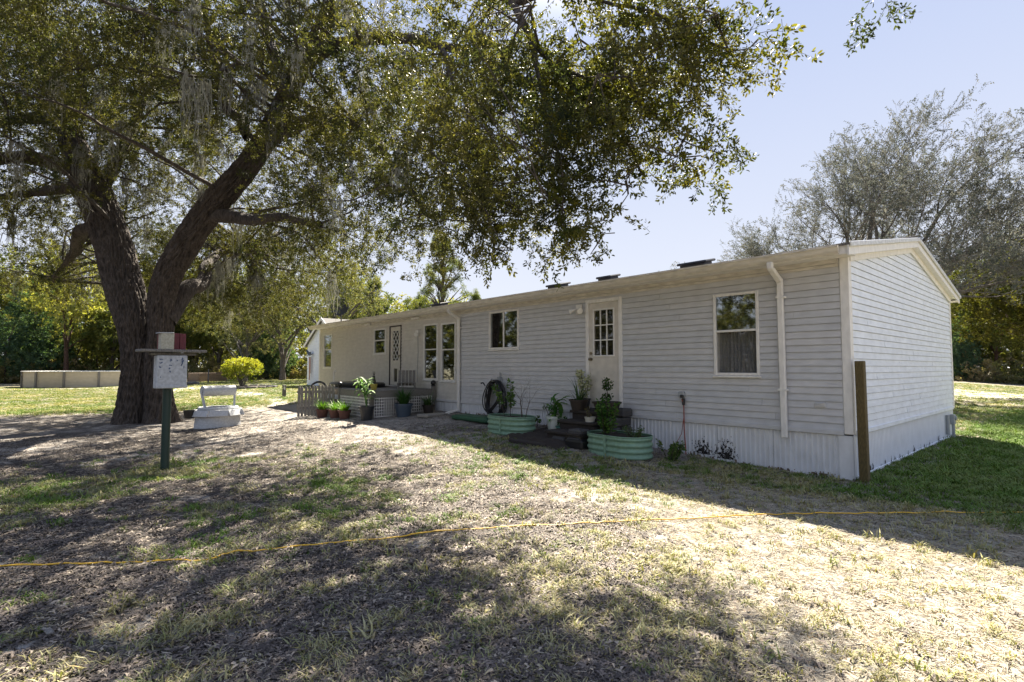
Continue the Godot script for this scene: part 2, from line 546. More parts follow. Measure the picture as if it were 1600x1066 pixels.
func build_ground():
	var xs := axis_lines([-420.0, -100.0, 20.0, -60.0, 2.0, -24.0, 0.6, -13.0, 0.2, 5.0, 0.09, 14.0, 0.4, 60.0, 2.0, 300.0, 20.0])
	var zs := axis_lines([-420.0, -100.0, 20.0, -60.0, 2.0, -10.0, 0.6, -1.0, 0.25, 9.0, 0.09, 16.0, 0.4, 60.0, 2.0, 300.0, 20.0])
	var mb := MB.new()
	var W := zs.size()
	for x in xs:
		for z in zs:
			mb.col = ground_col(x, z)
			var e := 0.05
			var y := ground_b(x, z)
			var nn := Vector3(y - ground_b(x + e, z), e, y - ground_b(x, z + e)).normalized()
			mb.vert(Vector3(x, y, z), nn)
	for a in xs.size() - 1:
		for b in W - 1:
			var k := a * W + b
			mb.i.append_array(PackedInt32Array([k, k + W, k + W + 1, k, k + W + 1, k + 1]))
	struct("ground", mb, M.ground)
	# pale sandy drive beyond the gable end
	strip("sand_road", [[30.0, -18.5, 9.0], [16.0, -22.0, 8.0], [6.0, -27.0, 9.0], [-4.0, -32.5, 10.0], [-16.0, -38.0, 10.0], [-40.0, -46.0, 9.0]], M.sand, 0.012)
	# curving concrete walk
	strip("path", [[-13.6, 2.05, 0.9], [-15.6, 2.0, 1.0], [-18.0, 1.75, 1.1], [-20.6, 1.3, 1.2], [-23.2, 1.0, 1.3], [-26.0, 0.9, 1.2], [-30.0, 1.4, 1.2]], M.concrete, 0.018)
	strip("path", [[-20.8, 1.15, 0.9], [-22.0, -0.4, 0.9], [-22.6, -2.2, 0.9], [-22.8, -4.5, 0.9]], M.concrete, 0.022)
	strip("sand_patch", [[-33.6, 3.6, 2.6], [-36.0, 1.0, 3.4], [-37.0, -2.0, 3.0], [-40.0, -5.0, 2.0]], M.sand, 0.012)
	strip("pool_apron", [[-47.3, 1.2, 0.7], [-48.3, 5.0, 0.8], [-48.6, 8.0, 0.8], [-50.5, 11.5, 0.8], [-53.0, 17.0, 0.8]], M.sand, 0.014)

func strip(called: String, pts: Array, m: Material, up: float):
	var mb := MB.new()
	var c := Curve3D.new()
	for k in pts.size():
		var p := Vector3(pts[k][0], 0, pts[k][1])
		var a: Array = pts[maxi(k - 1, 0)]
		var b: Array = pts[mini(k + 1, pts.size() - 1)]
		var t := Vector3(b[0] - a[0], 0, b[1] - a[1]) / 6.0
		c.add_point(p, -t, t)
	var n := 60
	for k in n + 1:
		var f := float(k) / n * (pts.size() - 1)
		var j := mini(int(f), pts.size() - 2)
		var p := c.sample(j, f - j)
		var q := c.sample(j, minf(f - j + 0.02, 1.0)) - c.sample(j, maxf(f - j - 0.02, 0.0))
		var s := Vector3(-q.z, 0, q.x).normalized()
		var w := lerpf(pts[j][2], pts[j + 1][2], f - j) * 0.5
		for e in 5:
			var o := (e - 2) / 2.0
			var ww := w * (1.0 + 0.18 * n1.get_noise_2d(k * 9.0, o * 30.0 + up * 900.0))
			var x := p + s * o * ww
			mb.vert(Vector3(x.x, ground_b(x.x, x.z) + up - (0.03 if absf(o) > 0.9 else 0.0), x.z), Vector3.UP)
	for k in n:
		for e in 4:
			var a := k * 5 + e
			mb.i.append_array(PackedInt32Array([a, a + 5, a + 6, a, a + 6, a + 1]))
	struct(called, mb, m)

# ---------------------------------------------------------------- house
func lap_front(mb: MB, x0: float, x1: float, y0: float, y1: float, y: float, H: float):
	# one clapboard course piece on the front wall, from y0 to y1 of a course that starts at y and is H tall
	var gap := 0.0
	if y1 > y + H - 0.001 and y1 - y0 > 0.02:
		# the course stops short of the next one: a recessed shadow groove
		gap = 0.006
		mb.quad(Vector3(x0, y1 - gap, -0.008), Vector3(x1, y1 - gap, -0.008), Vector3(x1, y1, -0.008), Vector3(x0, y1, -0.008), Vector3.BACK)
		y1 -= gap
	var z0 := lerpf(0.020, 0.006, (y0 - y) / H)
	var z1 := lerpf(0.020, 0.006, (y1 - y) / H)
	var a := Vector3(x0, y0, z0); var b := Vector3(x1, y0, z0)
	var c := Vector3(x1, y1, z1); var d := Vector3(x0, y1, z1)
	mb.quad(a, b, c, d, Vector3(0, 0.1, 1))
	mb.quad(a, b, Vector3(x1, y0, -0.01), Vector3(x0, y0, -0.01), Vector3.DOWN)
	mb.quad(a, d, Vector3(x0, y1, -0.01), Vector3(x0, y0, -0.01), Vector3.LEFT)
	mb.quad(b, c, Vector3(x1, y1, -0.01), Vector3(x1, y0, -0.01), Vector3.RIGHT)
	mb.quad(d, c, Vector3(x1, y1, -0.01), Vector3(x0, y1, -0.01), Vector3.UP)

func build_house():
	var hs := thing("mobile_home", "long grey sided manufactured home with white gable end and corrugated skirting", "house")
	var opens := [[-1.98, -1.23, 1.42, 2.77], [-4.76, -3.85, 0.72, 2.94], [-7.94, -6.83, 2.0, 2.95], [-10.99, -10.25, 1.2, 2.82], [-10.08, -9.37, 1.17, 2.80], [-13.03, -12.29, 0.98, 2.89], [-14.13, -13.30, 2.0, 2.85], [-18.38, -17.58, 1.54, 2.87]]
	# dark core behind the siding, gable and back walls with thickness
	var core := MB.new()
	core.span(-LEN + 0.05, -0.05, 0.3, E_TOP, -0.30, -0.20)
	core.span(-LEN + 0.02, -LEN + 0.14, 0.3, E_TOP, -WID + 0.02, -0.02)
	core.span(-0.14, -0.02, 0.3, E_TOP, -WID + 0.02, -0.02)
	core.span(-LEN + 0.02, -0.02, 0.3, E_TOP, -WID + 0.02, -WID + 0.14)
	core.span(-LEN + 0.05, -0.05, 0.55, 0.64, -WID + 0.05, -0.05)
	core.span(-LEN + 0.05, -0.05, E_TOP - 0.05, E_TOP, -WID + 0.05, -0.02)
	part("wall_core", core, M.core, hs)
	# front courses
	var rows := 24
	var H := (E_TOP - S_BOT) / rows
	for r in rows:
		var y := S_BOT + r * H
		# course pieces: split at joints, then by the openings
		var joints: Array = [-LEN + 0.08]
		var x := -LEN + 0.08 + fmod(1.7 * r + 0.9, 3.6) + 0.5
		while x < -0.6:
			joints.append(x)
			x += 3.66
		joints.append(-9.17)
		joints.sort()
		joints.append(-0.09)
		# columns: cut at every opening edge that this course meets
		var xsx: Array = joints.duplicate()
		for o in opens:
			if o[2] < y + H - 0.002 and o[3] > y + 0.002:
				xsx.append(o[0]); xsx.append(o[1])
		xsx.sort()
		for k in xsx.size() - 1:
			var xa: float = xsx[k]
			var xb: float = xsx[k + 1]
			if xb - xa < 0.004: continue
			var ya := y
			var yb := y + H
			for o in opens:
				if o[0] < xb - 0.002 and o[1] > xa + 0.002:
					if o[2] < y + H and o[2] > ya: yb = minf(yb, o[2])
					elif o[3] > y and o[3] < yb: ya = maxf(ya, o[3])
					elif o[2] <= y and o[3] >= y + H: yb = ya
			if yb - ya < 0.004: continue
			var mb := MB.new()
			lap_front(mb, xa, xb - (0.003 if joints.has(xb) else 0.0), ya, yb, y, H)
			part("siding_plank", mb, M.siding_cream_bounce if xb < -9.1 else [M.siding, M.siding_b, M.siding_c][rng.randi() % 3], hs)
	# gable courses, cut to the roof slope
	var gr := 36
	for r in gr:
		var y := S_BOT + r * H
		if y > E_TOP + SLOPE * WID / 2 - 0.05: break
		var inset := func(yy: float) -> float: return maxf(0.0, (yy - E_TOP) / SLOPE)
		var joints: Array = [-WID + 0.08, -WID + 0.08 + fmod(2.3 * r + 1.3, 3.0) + 1.0]
		var jj: float = joints[1] + 2.6
		if jj < -0.8: joints.append(jj)
		joints.append(-0.09)
		for k in joints.size() - 1:
			var yt := minf(y + H, E_TOP + SLOPE * WID / 2 - 0.01)
			var zb0: float = maxf(joints[k], -WID + 0.08 + inset.call(y))
			var zb1: float = minf(joints[k + 1] - 0.004, -0.09 - inset.call(y))
			var zt0: float = maxf(joints[k], -WID + 0.08 + inset.call(yt))
			var zt1: float = minf(joints[k + 1] - 0.004, -0.09 - inset.call(yt))
			if zb1 <= zb0: continue
			zt1 = maxf(zt1, zt0 + 0.002)
			var mb := MB.new()
			var out := rnd(0.014, 0.0185)
			mb.quad(Vector3(-0.012, yt - 0.008, zb0), Vector3(-0.012, yt - 0.008, zb1), Vector3(-0.012, yt, zt1), Vector3(-0.012, yt, zt0), Vector3.RIGHT)
			yt -= 0.006
			mb.quad(Vector3(out, y, zb0), Vector3(out, y, zb1), Vector3(0.003, yt, zt1), Vector3(0.003, yt, zt0), Vector3.RIGHT)
			mb.quad(Vector3(out, y, zb0), Vector3(out, y, zb1), Vector3(-0.02, y, zb1), Vector3(-0.02, y, zb0), Vector3.DOWN)
			mb.quad(Vector3(out, y, zb0), Vector3(0.003, yt, zt0), Vector3(-0.02, yt, zt0), Vector3(-0.02, y, zb0), Vector3.FORWARD)
			mb.quad(Vector3(out, y, zb1), Vector3(0.003, yt, zt1), Vector3(-0.02, yt, zt1), Vector3(-0.02, y, zb1), Vector3.BACK)
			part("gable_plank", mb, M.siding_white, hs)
	# back and far walls
	var bk := MB.new()
	bk.span(-LEN, 0.0, S_BOT, E_TOP, -WID, -WID + 0.018)
	bk.span(-LEN, -LEN + 0.018, S_BOT, E_TOP, -WID + 0.02, -0.02)
	part("rear_wall", bk, M.siding, hs)
	var far_gable := MB.new()
	far_gable.tri(Vector3(-LEN, E_TOP, 0), Vector3(-LEN, E_TOP, -WID), Vector3(-LEN, E_TOP + SLOPE * WID / 2, -WID / 2), Vector3.LEFT)
	part("rear_wall", far_gable, M.siding, hs)
	# corner boards and frieze
	var cb := MB.new()
	cb.span(-0.09, 0.030, 0.62, E_TOP + 0.02, -0.02, 0.030, 0.008)
	cb.span(0.0, 0.030, 0.62, E_TOP + 0.02, -0.085, -0.022, 0.008)
	part("corner_board", cb, M.trim, hs)
	cb = MB.new()
	cb.span(-LEN - 0.02, -LEN + 0.09, 0.62, E_TOP, -0.02, 0.028, 0.008)
	part("corner_board", cb, M.trim, hs)
	cb = MB.new()
	cb.span(0.0, 0.026, 0.62, E_TOP, -WID - 0.02, -WID + 0.08, 0.008)
	cb.span(-0.08, 0.024, 0.62, E_TOP, -WID - 0.024, -WID - 0.002, 0.006)
	part("corner_board", cb, M.trim, hs)
	var fr := MB.new()
	fr.span(-LEN + 0.1, -0.1, 3.035, E_TOP, 0.004, 0.036, 0.006)
	fr.span(-LEN + 0.1, -0.1, 2.985, 3.030, 0.004, 0.026, 0.006)
	part("frieze_board", fr, M.gutter, hs)
	var base := MB.new()
	base.span(-LEN + 0.1, -0.092, 0.60, 0.668, 0.004, 0.030, 0.006)
	part("starter_board", base, M.siding, hs)
	base = MB.new()
	base.span(0.004, 0.028, 0.60, 0.668, -WID + 0.1, -0.14, 0.006)
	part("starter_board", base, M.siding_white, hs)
	# eaves
	var ev := 0.34
	var sof := MB.new()
	sof.span(-LEN - 0.1, 0.13, 3.095, 3.108, 0.038, ev)
	sof.span(-LEN - 0.1, 0.13, 3.095, 3.108, -WID - ev, -WID - 0.03)
	part("soffit", sof, M.trim, hs)
	var fa := MB.new()
	fa.span(-LEN - 0.1, 0.14, 3.085, 3.20, ev, ev + 0.02)
	fa.span(-LEN - 0.1, 0.14, 3.085, 3.20, -WID - ev - 0.02, -WID - ev)
	part("fascia", fa, M.trim, hs)
	# gutter: an ogee trough
	var gprof := PackedVector2Array([Vector2(0.362, 3.205), Vector2(0.362, 3.10), Vector2(0.41, 3.095), Vector2(0.435, 3.125), Vector2(0.45, 3.175), Vector2(0.470, 3.185), Vector2(0.470, 3.212), Vector2(0.455, 3.214), Vector2(0.452, 3.195), Vector2(0.436, 3.182), Vector2(0.424, 3.135), Vector2(0.402, 3.108), Vector2(0.372, 3.112), Vector2(0.370, 3.205)])
	var gx := [-LEN - 0.1, -15.2, -12.1, -9.0, -6.05, -3.0, 0.02]
	for k in gx.size() - 1:
		var g := MB.new()
		for e in gprof.size():
			var p := gprof[e]
			var q := gprof[(e + 1) % gprof.size()]
			var d := q - p
			g.quad(Vector3(gx[k], p.y, p.x), Vector3(gx[k + 1] - 0.003, p.y, p.x), Vector3(gx[k + 1] - 0.003, q.y, q.x), Vector3(gx[k], q.y, q.x), Vector3(0, -d.x, d.y) * -1.0)
		for sd in [gx[k], gx[k + 1] - 0.004]:
			if k == 0 or k == gx.size() - 2:
				g.span(sd, sd + 0.004, 3.10, 3.205, 0.375, 0.432)
		part("gutter", g, M.gutter, hs)
	# roof
	# roof slabs and ridge
	var ry := 3.205 + SLOPE * (WID / 2 + ev)
	for s in [1.0, -1.0]:
		var zc := -WID / 2
		var ze: float = zc + s * (WID / 2 + ev + 0.05)
		var rf := MB.new()
		var y0 := 3.205 - SLOPE * 0.05
		for t in [0.0, 0.035]:
			rf.quad(Vector3(-LEN - 0.15, y0 + t, ze), Vector3(0.16, y0 + t, ze), Vector3(0.16, ry + t, zc), Vector3(-LEN - 0.15, ry + t, zc), Vector3.UP if t > 0.0 else Vector3.DOWN)
		rf.quad(Vector3(-LEN - 0.15, y0, ze), Vector3(0.16, y0, ze), Vector3(0.16, y0 + 0.035, ze), Vector3(-LEN - 0.15, y0 + 0.035, ze), Vector3(0, 0, s))
		for xe in [-LEN - 0.15, 0.16]:
			rf.quad(Vector3(xe, y0, ze), Vector3(xe, y0 + 0.035, ze), Vector3(xe, ry + 0.035, zc), Vector3(xe, ry, zc), Vector3(1 if xe > 0.0 else -1, 0, 0))
		part("roof_slope", rf, M.roof, hs)
		# rake board, its soffit and a metal drip edge over it
		for xe in [0.12, -LEN - 0.14]:
			var rk := MB.new()
			var yb := y0 - 0.135
			rk.quad(Vector3(xe + 0.022, yb, ze), Vector3(xe + 0.022, y0, ze), Vector3(xe + 0.022, ry, zc), Vector3(xe + 0.022, ry - 0.135, zc), Vector3.RIGHT)
			rk.quad(Vector3(xe, yb, ze), Vector3(xe, y0, ze), Vector3(xe, ry, zc), Vector3(xe, ry - 0.135, zc), Vector3.LEFT)
			rk.quad(Vector3(xe, yb, ze), Vector3(xe + 0.022, yb, ze), Vector3(xe + 0.022, ry - 0.135, zc), Vector3(xe, ry - 0.135, zc), Vector3.DOWN)
			rk.quad(Vector3(xe, yb, ze), Vector3(xe + 0.022, yb, ze), Vector3(xe + 0.022, y0, ze), Vector3(xe, y0, ze), Vector3(0, 0, s))
			part("rake_board", rk, M.trim, hs)
			if xe > 0.0:
				var dr := MB.new()
				dr.beam(Vector3(0.16, y0 + 0.008, ze), Vector3(0.16, ry + 0.008, zc - s * 0.01), 0.03, 0.075, 0.01)
				part("drip_edge", dr, M.gutter_end, hs)
				# sloping frieze against the gable siding
				var gf := MB.new()
				gf.beam(Vector3(0.032, E_TOP - 0.008, zc + s * (WID / 2 - 0.02)), Vector3(0.032, E_TOP + SLOPE * WID / 2 - 0.008, zc - s * 0.004), 0.03, 0.10, 0.006)
				gf.quad(Vector3(0.03, E_TOP + 0.03, zc + s * WID / 2), Vector3(0.12, E_TOP + 0.03, zc + s * WID / 2), Vector3(0.12, E_TOP + 0.03 + SLOPE * WID / 2, zc), Vector3(0.03, E_TOP + 0.03 + SLOPE * WID / 2, zc), Vector3.DOWN)
				part("rake_soffit", gf, M.trim, hs)
	var rc := MB.new()
	rc.beam(Vector3(-LEN - 0.15, ry + 0.05, -WID / 2), Vector3(0.16, ry + 0.05, -WID / 2), 0.25, 0.03, 0.008)
	part("ridge_cap", rc, M.roof, hs)
	for q in [[-12.05, 0.75], [-6.74, 0.62], [-5.16, 0.5], [-2.98, 0.75]]:
		var vb := MB.new()
		var zz := -1.25
		var yy := 3.24 + SLOPE * (ev - zz)
		vb.box(Vector3(q[0], yy + 0.05, zz), Vector3(q[1] * 0.7, 0.10, 0.32), Basis(Vector3.RIGHT, 0.21), 0.01)
		vb.box(Vector3(q[0], yy + 0.12, zz), Vector3(q[1] * 0.85, 0.05, 0.42), Basis(Vector3.RIGHT, 0.21), 0.02)
		part("roof_vent", vb, M.vent, hs)
	# downspouts
	for q in [[-0.88, 0.50, false], [-9.17, 0.40, true]]:
		var ds := MB.new()
		var x: float = q[0]
		ds.beam(Vector3(x, 3.11, 0.41), Vector3(x, 3.01, 0.40), 0.085, 0.065, 0.01, Vector3.BACK)
		ds.beam(Vector3(x, 3.03, 0.41), Vector3(x, 2.86, 0.075), 0.085, 0.065, 0.01)
		ds.beam(Vector3(x, 2.90, 0.072), Vector3(x + 0.015, q[1], 0.072), 0.085, 0.062, 0.01, Vector3.BACK)
		if q[2]:
			ds.beam(Vector3(x, q[1] + 0.03, 0.07), Vector3(x - 0.10, q[1] - 0.07, 0.42), 0.085, 0.06, 0.01)
		var dp := part("downspout", ds, M.trim, hs)
		for yy in [2.6, 1.2]:
			var st := MB.new()
			st.span(x - 0.06, x + 0.075, yy, yy + 0.03, 0.022, 0.107, 0.003)
			part("strap", st, M.trim, dp)
	# windows: frame, sash bars, panes over a dark interior
	var wi := 0
	for o in [opens[0], opens[2], opens[3], opens[4], opens[6], opens[7]]:
		window(hs, o, wi)
		wi += 1
	near_door(hs, opens[1])
	deck_door(hs, opens[5])
	# flood lamps by the doors
	flood(hs, Vector3(-5.03, 2.77, 0.03), 0.0)
	flood(hs, Vector3(-11.42, 2.58, 0.03), 1.0)
	# small square cover low on the wall and the dryer grille
	var cv := MB.new()
	cv.span(-0.46, -0.31, 0.98, 1.05, 0.01, 0.035, 0.006)
	for k in 4:
		cv.span(-0.45, -0.32, 0.99 + k * 0.015, 0.995 + k * 0.015, 0.034, 0.042)
	part("wall_grille", cv, M.siding, hs)
	skirting(hs)
	# meter box at the far end of the gable
	var mbx := MB.new()
	mbx.box(Vector3(0.07, 0.40, -6.75), Vector3(0.09, 0.22, 0.16), Basis.IDENTITY, 0.015)
	mbx.cyl(Vector3(0.11, 0.43, -6.75), Vector3(0.14, 0.43, -6.75), 0.05, 16)
	var me := part("utility_box", mbx, M.grey_box, hs)
	var cd := MB.new()
	cd.cyl(Vector3(0.08, -0.05, -6.72), Vector3(0.08, 0.30, -6.72), 0.03, 10)
	part("conduit", cd, M.grey_box, me)
	cd = MB.new()
	cd.cyl(Vector3(0.05, 0.10, -6.3), Vector3(0.05, 0.52, -6.3), 0.035, 10)
	part("drain_pipe", cd, M.grey_box, hs)
	# low cable run on the deck wall
	var cbl := MB.new()
	cbl.tube(PackedVector3Array([Vector3(-11.3, 2.5, 0.03), Vector3(-11.28, 2.0, 0.028), Vector3(-11.32, 1.4, 0.028), Vector3(-11.3, 1.12, 0.03)]), PackedFloat32Array([0.008, 0.008, 0.008, 0.008]), 6)
	part("cable", cbl, M.grey_box, hs)
	for xx in [-14.7, -11.6]:
		var bp := MB.new()
		bp.span(xx, xx + 0.42, 3.0, 3.06, 0.037, 0.10, 0.005)
		part("soffit_light", bp, M.trim, hs)

func window(hs: Node3D, o: Array, idx: int):
	var x0: float = o[0]; var x1: float = o[1]; var y0: float = o[2]; var y1: float = o[3]
	var w := MB.new()
	var f := 0.045
	for s in [[x0, x0 + f, y0, y1], [x1 - f, x1, y0, y1], [x0 + f + 0.001, x1 - f - 0.001, y1 - f, y1], [x0 + f + 0.001, x1 - f - 0.001, y0, y0 + f]]:
		w.span(s[0], s[1], s[2], s[3], -0.19, 0.034, 0.006)
	var win := part("window", w, M.trim, hs)
	var sill := MB.new()
	sill.span(x0 - 0.02, x1 + 0.02, y0 - 0.035, y0 - 0.002, 0.012, 0.055, 0.008)
	part("sill", sill, M.trim, win)
	var bars := MB.new()
	var panes: Array = []
	if idx == 1:   # slider
		var xm := (x0 + x1) / 2
		bars.span(xm - 0.02, xm + 0.02, y0 + f + 0.002, y1 - f - 0.002, -0.02, 0.022, 0.005)
		panes = [[x0 + f, xm - 0.02, y0 + f, y1 - f, -0.012], [xm + 0.02, x1 - f, y0 + f, y1 - f, 0.004]]
	else:
		var ym := lerpf(y0, y1, 0.54)
		bars.span(x0 + f + 0.002, x1 - f - 0.002, ym - 0.018, ym + 0.018, -0.02, 0.024, 0.005)
		panes = [[x0 + f, x1 - f, ym + 0.018, y1 - f, 0.006], [x0 + f, x1 - f, y0 + f, ym - 0.018, -0.008]]
	part("sash_bar", bars, M.trim, win)
	for p in panes:
		var g := MB.new()
		g.quad(Vector3(p[0], p[2], p[4]), Vector3(p[1], p[2], p[4]), Vector3(p[1], p[3], p[4]), Vector3(p[0], p[3], p[4]), Vector3.BACK)
		part("pane", g, M.glass if (idx == 0 and p == panes[1]) else M.mirror, win)
	# behind the glass: blinds, or a pale sheet added for the pane's white reflection
	var bl := MB.new()
	if idx == 1:
		bl.span(x0 + f, x1 - f, y0 + f, y1 - f, -0.185, -0.180)
		part("blind", bl, M.core, win)
	elif idx == 0:
		for k in 40:
			var xa := lerpf(x0 + f, x1 - f, k / 40.0)
			var xb := lerpf(x0 + f, x1 - f, (k + 1) / 40.0)
			var za := -0.10 + 0.022 * sin(k * 1.7) + 0.012 * sin(k * 0.63)
			var zb := -0.10 + 0.022 * sin((k + 1) * 1.7) + 0.012 * sin((k + 1) * 0.63)
			bl.quad(Vector3(xa, y0 + f, za), Vector3(xb, y0 + f, zb), Vector3(xb, y0 + 0.74 + 0.05 * sin(k * 0.5), zb - 0.02), Vector3(xa, y0 + 0.74 + 0.05 * sin((k - 1) * 0.5), za - 0.02), Vector3.BACK)
		part("reflection_sheet", bl, M.reflection_sheet, win)
	else:
		var n := int((y1 - y0 - 2 * f) / 0.028)
		for k in n:
			var yy := y0 + f + 0.014 + k * 0.028
			bl.box(Vector3((x0 + x1) / 2, yy, -0.10), Vector3(x1 - x0 - 2 * f - 0.01, 0.026, 0.002), Basis(Vector3.RIGHT, 0.95))
		part("blind", bl, M.blind, win)

func near_door(hs: Node3D, o: Array):
	var x0: float = o[0]; var x1: float = o[1]; var y0: float = o[2]; var y1: float = o[3]
	var fr := MB.new()
	fr.span(x0, x0 + 0.075, y0, y1, -0.15, 0.042, 0.008)
	fr.span(x1 - 0.075, x1, y0, y1, -0.15, 0.042, 0.008)
	fr.span(x0 + 0.076, x1 - 0.076, y1 - 0.075, y1, -0.15, 0.042, 0.008)
	part("door_frame", fr, M.trim, hs)
	var lx0 := -4.55; var lx1 := -4.07; var ly0 := 1.80; var ly1 := 2.71
	var d := MB.new()
	var zb := -0.06; var zf := 0.006
	d.span(x0 + 0.078, lx0, y0 + 0.02, y1 - 0.078, zb, zf)
	d.span(lx1, x1 - 0.078, y0 + 0.02, y1 - 0.078, zb, zf)
	d.span(lx0, lx1, ly1, y1 - 0.078, zb, zf)
	d.span(lx0, lx1, y0 + 0.02, ly0, zb, zf)
	var dr := part("door", d, M.door, hs)
	dr.set_meta("label", "cream back door with nine small panes")
	var mu := MB.new()
	var b := 0.03
	for s in [[lx0 - b, lx0, ly0 - b, ly1 + b], [lx1, lx1 + b, ly0 - b, ly1 + b], [lx0, lx1, ly1, ly1 + b], [lx0, lx1, ly0 - b, ly0]]:
		mu.span(s[0], s[1], s[2], s[3], 0.0, 0.02, 0.004)
	var cw := (lx1 - lx0) / 3
	var ch := (ly1 - ly0) / 3
	for k in [1, 2]:
		mu.span(lx0 + k * cw - 0.011, lx0 + k * cw + 0.011, ly0, ly1, -0.01, 0.016, 0.003)
		mu.span(lx0, lx1, ly0 + k * ch - 0.011, ly0 + k * ch + 0.011, -0.0095, 0.0155, 0.003)
	part("muntins", mu, M.trim, dr)
	for a in 3:
		for c in 3:
			var g := MB.new()
			g.span(lx0 + a * cw + 0.011, lx0 + (a + 1) * cw - 0.011, ly0 + c * ch + 0.011, ly0 + (c + 1) * ch - 0.011, -0.006, -0.003)
			part("pane", g, M.glass, dr)
	var bl := MB.new()
	for k in 16:
		bl.box(Vector3(lerpf(lx0, lx1, (k + 0.5) / 16.0), (ly0 + ly1) / 2, -0.05), Vector3((lx1 - lx0) / 16.0 * 0.95, ly1 - ly0, 0.004), Basis(Vector3.UP, 0.5))
	part("blind", bl, M.blind, dr)
	var kn := MB.new()
	kn.cyl(Vector3(-4.635, 1.72, 0.0), Vector3(-4.635, 1.72, 0.02), 0.035, 14)
	kn.cyl(Vector3(-4.635, 1.72, 0.02), Vector3(-4.635, 1.72, 0.045), 0.014, 10)
	kn.ball(Vector3(-4.635, 1.72, 0.065), Vector3(0.03, 0.03, 0.026))
	part("door_knob", kn, M.brass, dr)
	kn = MB.new()
	kn.cyl(Vector3(-4.635, 1.84, 0.0), Vector3(-4.635, 1.84, 0.022), 0.03, 14)
	part("deadbolt", kn, M.brass, dr)
	var th := MB.new()
	th.span(x0 + 0.02, x1 - 0.02, y0 - 0.02, y0 + 0.018, -0.15, 0.09, 0.006)
	part("threshold", th, M.steel, hs)

func deck_door(hs: Node3D, o: Array):
	var x0: float = o[0]; var x1: float = o[1]; var y0: float = o[2]; var y1: float = o[3]
	var fr := MB.new()
	fr.span(x0, x0 + 0.035, y0, y1, -0.15, 0.036, 0.006)
	fr.span(x1 - 0.035, x1, y0, y1, -0.15, 0.036, 0.006)
	fr.span(x0 + 0.036, x1 - 0.036, y1 - 0.035, y1, -0.15, 0.036, 0.006)
	part("door_frame", fr, M.wood_dark, hs)
	var cx := (x0 + x1) / 2
	var lx0 := cx - 0.20; var lx1 := cx + 0.20; var ly0 := 1.78; var ly1 := 2.72
	var px0 := cx - 0.10; var px1 := cx + 0.12; var py0 := 1.10; var py1 := 1.52
	var zb := -0.06; var zf := 0.008
	var d := MB.new()
	d.span(x0 + 0.038, px0 - 0.12, y0 + 0.02, y1 - 0.038, zb, zf)
	d.span(px1 + 0.10, x1 - 0.038, y0 + 0.02, y1 - 0.038, zb, zf)
	d.span(px0 - 0.12, px1 + 0.10, ly1, y1 - 0.038, zb, zf)
	d.span(px0 - 0.12, px1 + 0.10, py1, ly0, zb, zf)
	d.span(px0 - 0.12, px1 + 0.10, y0 + 0.02, py0, zb, zf)
	d.span(px0 - 0.12, px0, py0, py1, zb, zf)
	d.span(px1, px1 + 0.10, py0, py1, zb, zf)
	d.span(px0 - 0.12, lx0, ly0, ly1, zb, zf)
	d.span(lx1, px1 + 0.10, ly0, ly1, zb, zf)
	var dr := part("door", d, M.door, hs)
	dr.set_meta("label", "cream door with diamond lattice glass and a pet flap")
	var g := MB.new()
	g.span(lx0, lx1, ly0, ly1, -0.012, -0.008)
	part("pane", g, M.glass, dr)
	var bk := MB.new()
	bk.span(lx0, lx1, ly0, ly1, -0.058, -0.054)
	part("blind", bk, M.blind, dr)
	var mu := MB.new()
	for s in [-1.0, 1.0]:
		for k in range(-2, 6):
			var a := Vector2(lx0, ly0 + k * 0.235)
			var b := Vector2(lx1, ly0 + k * 0.235 + 0.47)
			if s < 0: 
				a = Vector2(lx1, ly0 + k * 0.235); b = Vector2(lx0, ly0 + k * 0.235 + 0.47)
			var t0 := clampf((ly0 - a.y) / (b.y - a.y), 0, 1)
			var t1 := clampf((ly1 - a.y) / (b.y - a.y), 0, 1)
			if t1 - t0 > 0.02:
				var p := a.lerp(b, t0)
				var q := a.lerp(b, t1)
				mu.beam(Vector3(p.x, p.y, 0.004 + s * 0.0012), Vector3(q.x, q.y, 0.004 + s * 0.0012), 0.014, 0.022, 0.0, Vector3.BACK)
	part("diamond_lattice", mu, M.trim, dr)
	var pf := MB.new()
	pf.span(px0 + 0.005, px1 - 0.005, py0 + 0.005, py1 - 0.005, -0.03, -0.015)
	part("pet_flap", pf, M.black, dr)
	var kn := MB.new()
	kn.ball(Vector3(x1 - 0.09, 1.92, 0.055), Vector3(0.03, 0.03, 0.028))
	kn.cyl(Vector3(x1 - 0.09, 1.92, 0.0), Vector3(x1 - 0.09, 1.92, 0.04), 0.02, 10)
	part("door_knob", kn, M.brass, dr)
	var th := MB.new()
	th.span(x0 - 0.02, x1 + 0.02, y0 - 0.09, y0 - 0.002, -0.1, 0.06, 0.006)
	part("threshold", th, M.trim, hs)

func flood(hs: Node3D, p: Vector3, sgn: float):
	var b := MB.new()
	b.box(p + Vector3(0.10, 0.0, 0.012), Vector3(0.16, 0.20, 0.04), Basis.IDENTITY, 0.012)
	var fl := part("flood_light", b, M.trim, hs)
	for s in ([-1.0, 1.0] if sgn < 0.5 else [1.0]):
		var h := MB.new()
		var dirv := Vector3(s * 0.75, -0.35, 0.6).normalized()
		var a := p + Vector3(0.10 + s * 0.03, 0.0, 0.05)
		var pts := PackedVector3Array([a, a + dirv * 0.03, a + dirv * 0.07, a + dirv * 0.15, a + dirv * 0.16])
		h.tube(pts, PackedFloat32Array([0.018, 0.03, 0.034, 0.058, 0.058]), 14)
		part("lamp_head", h, M.trim, fl)

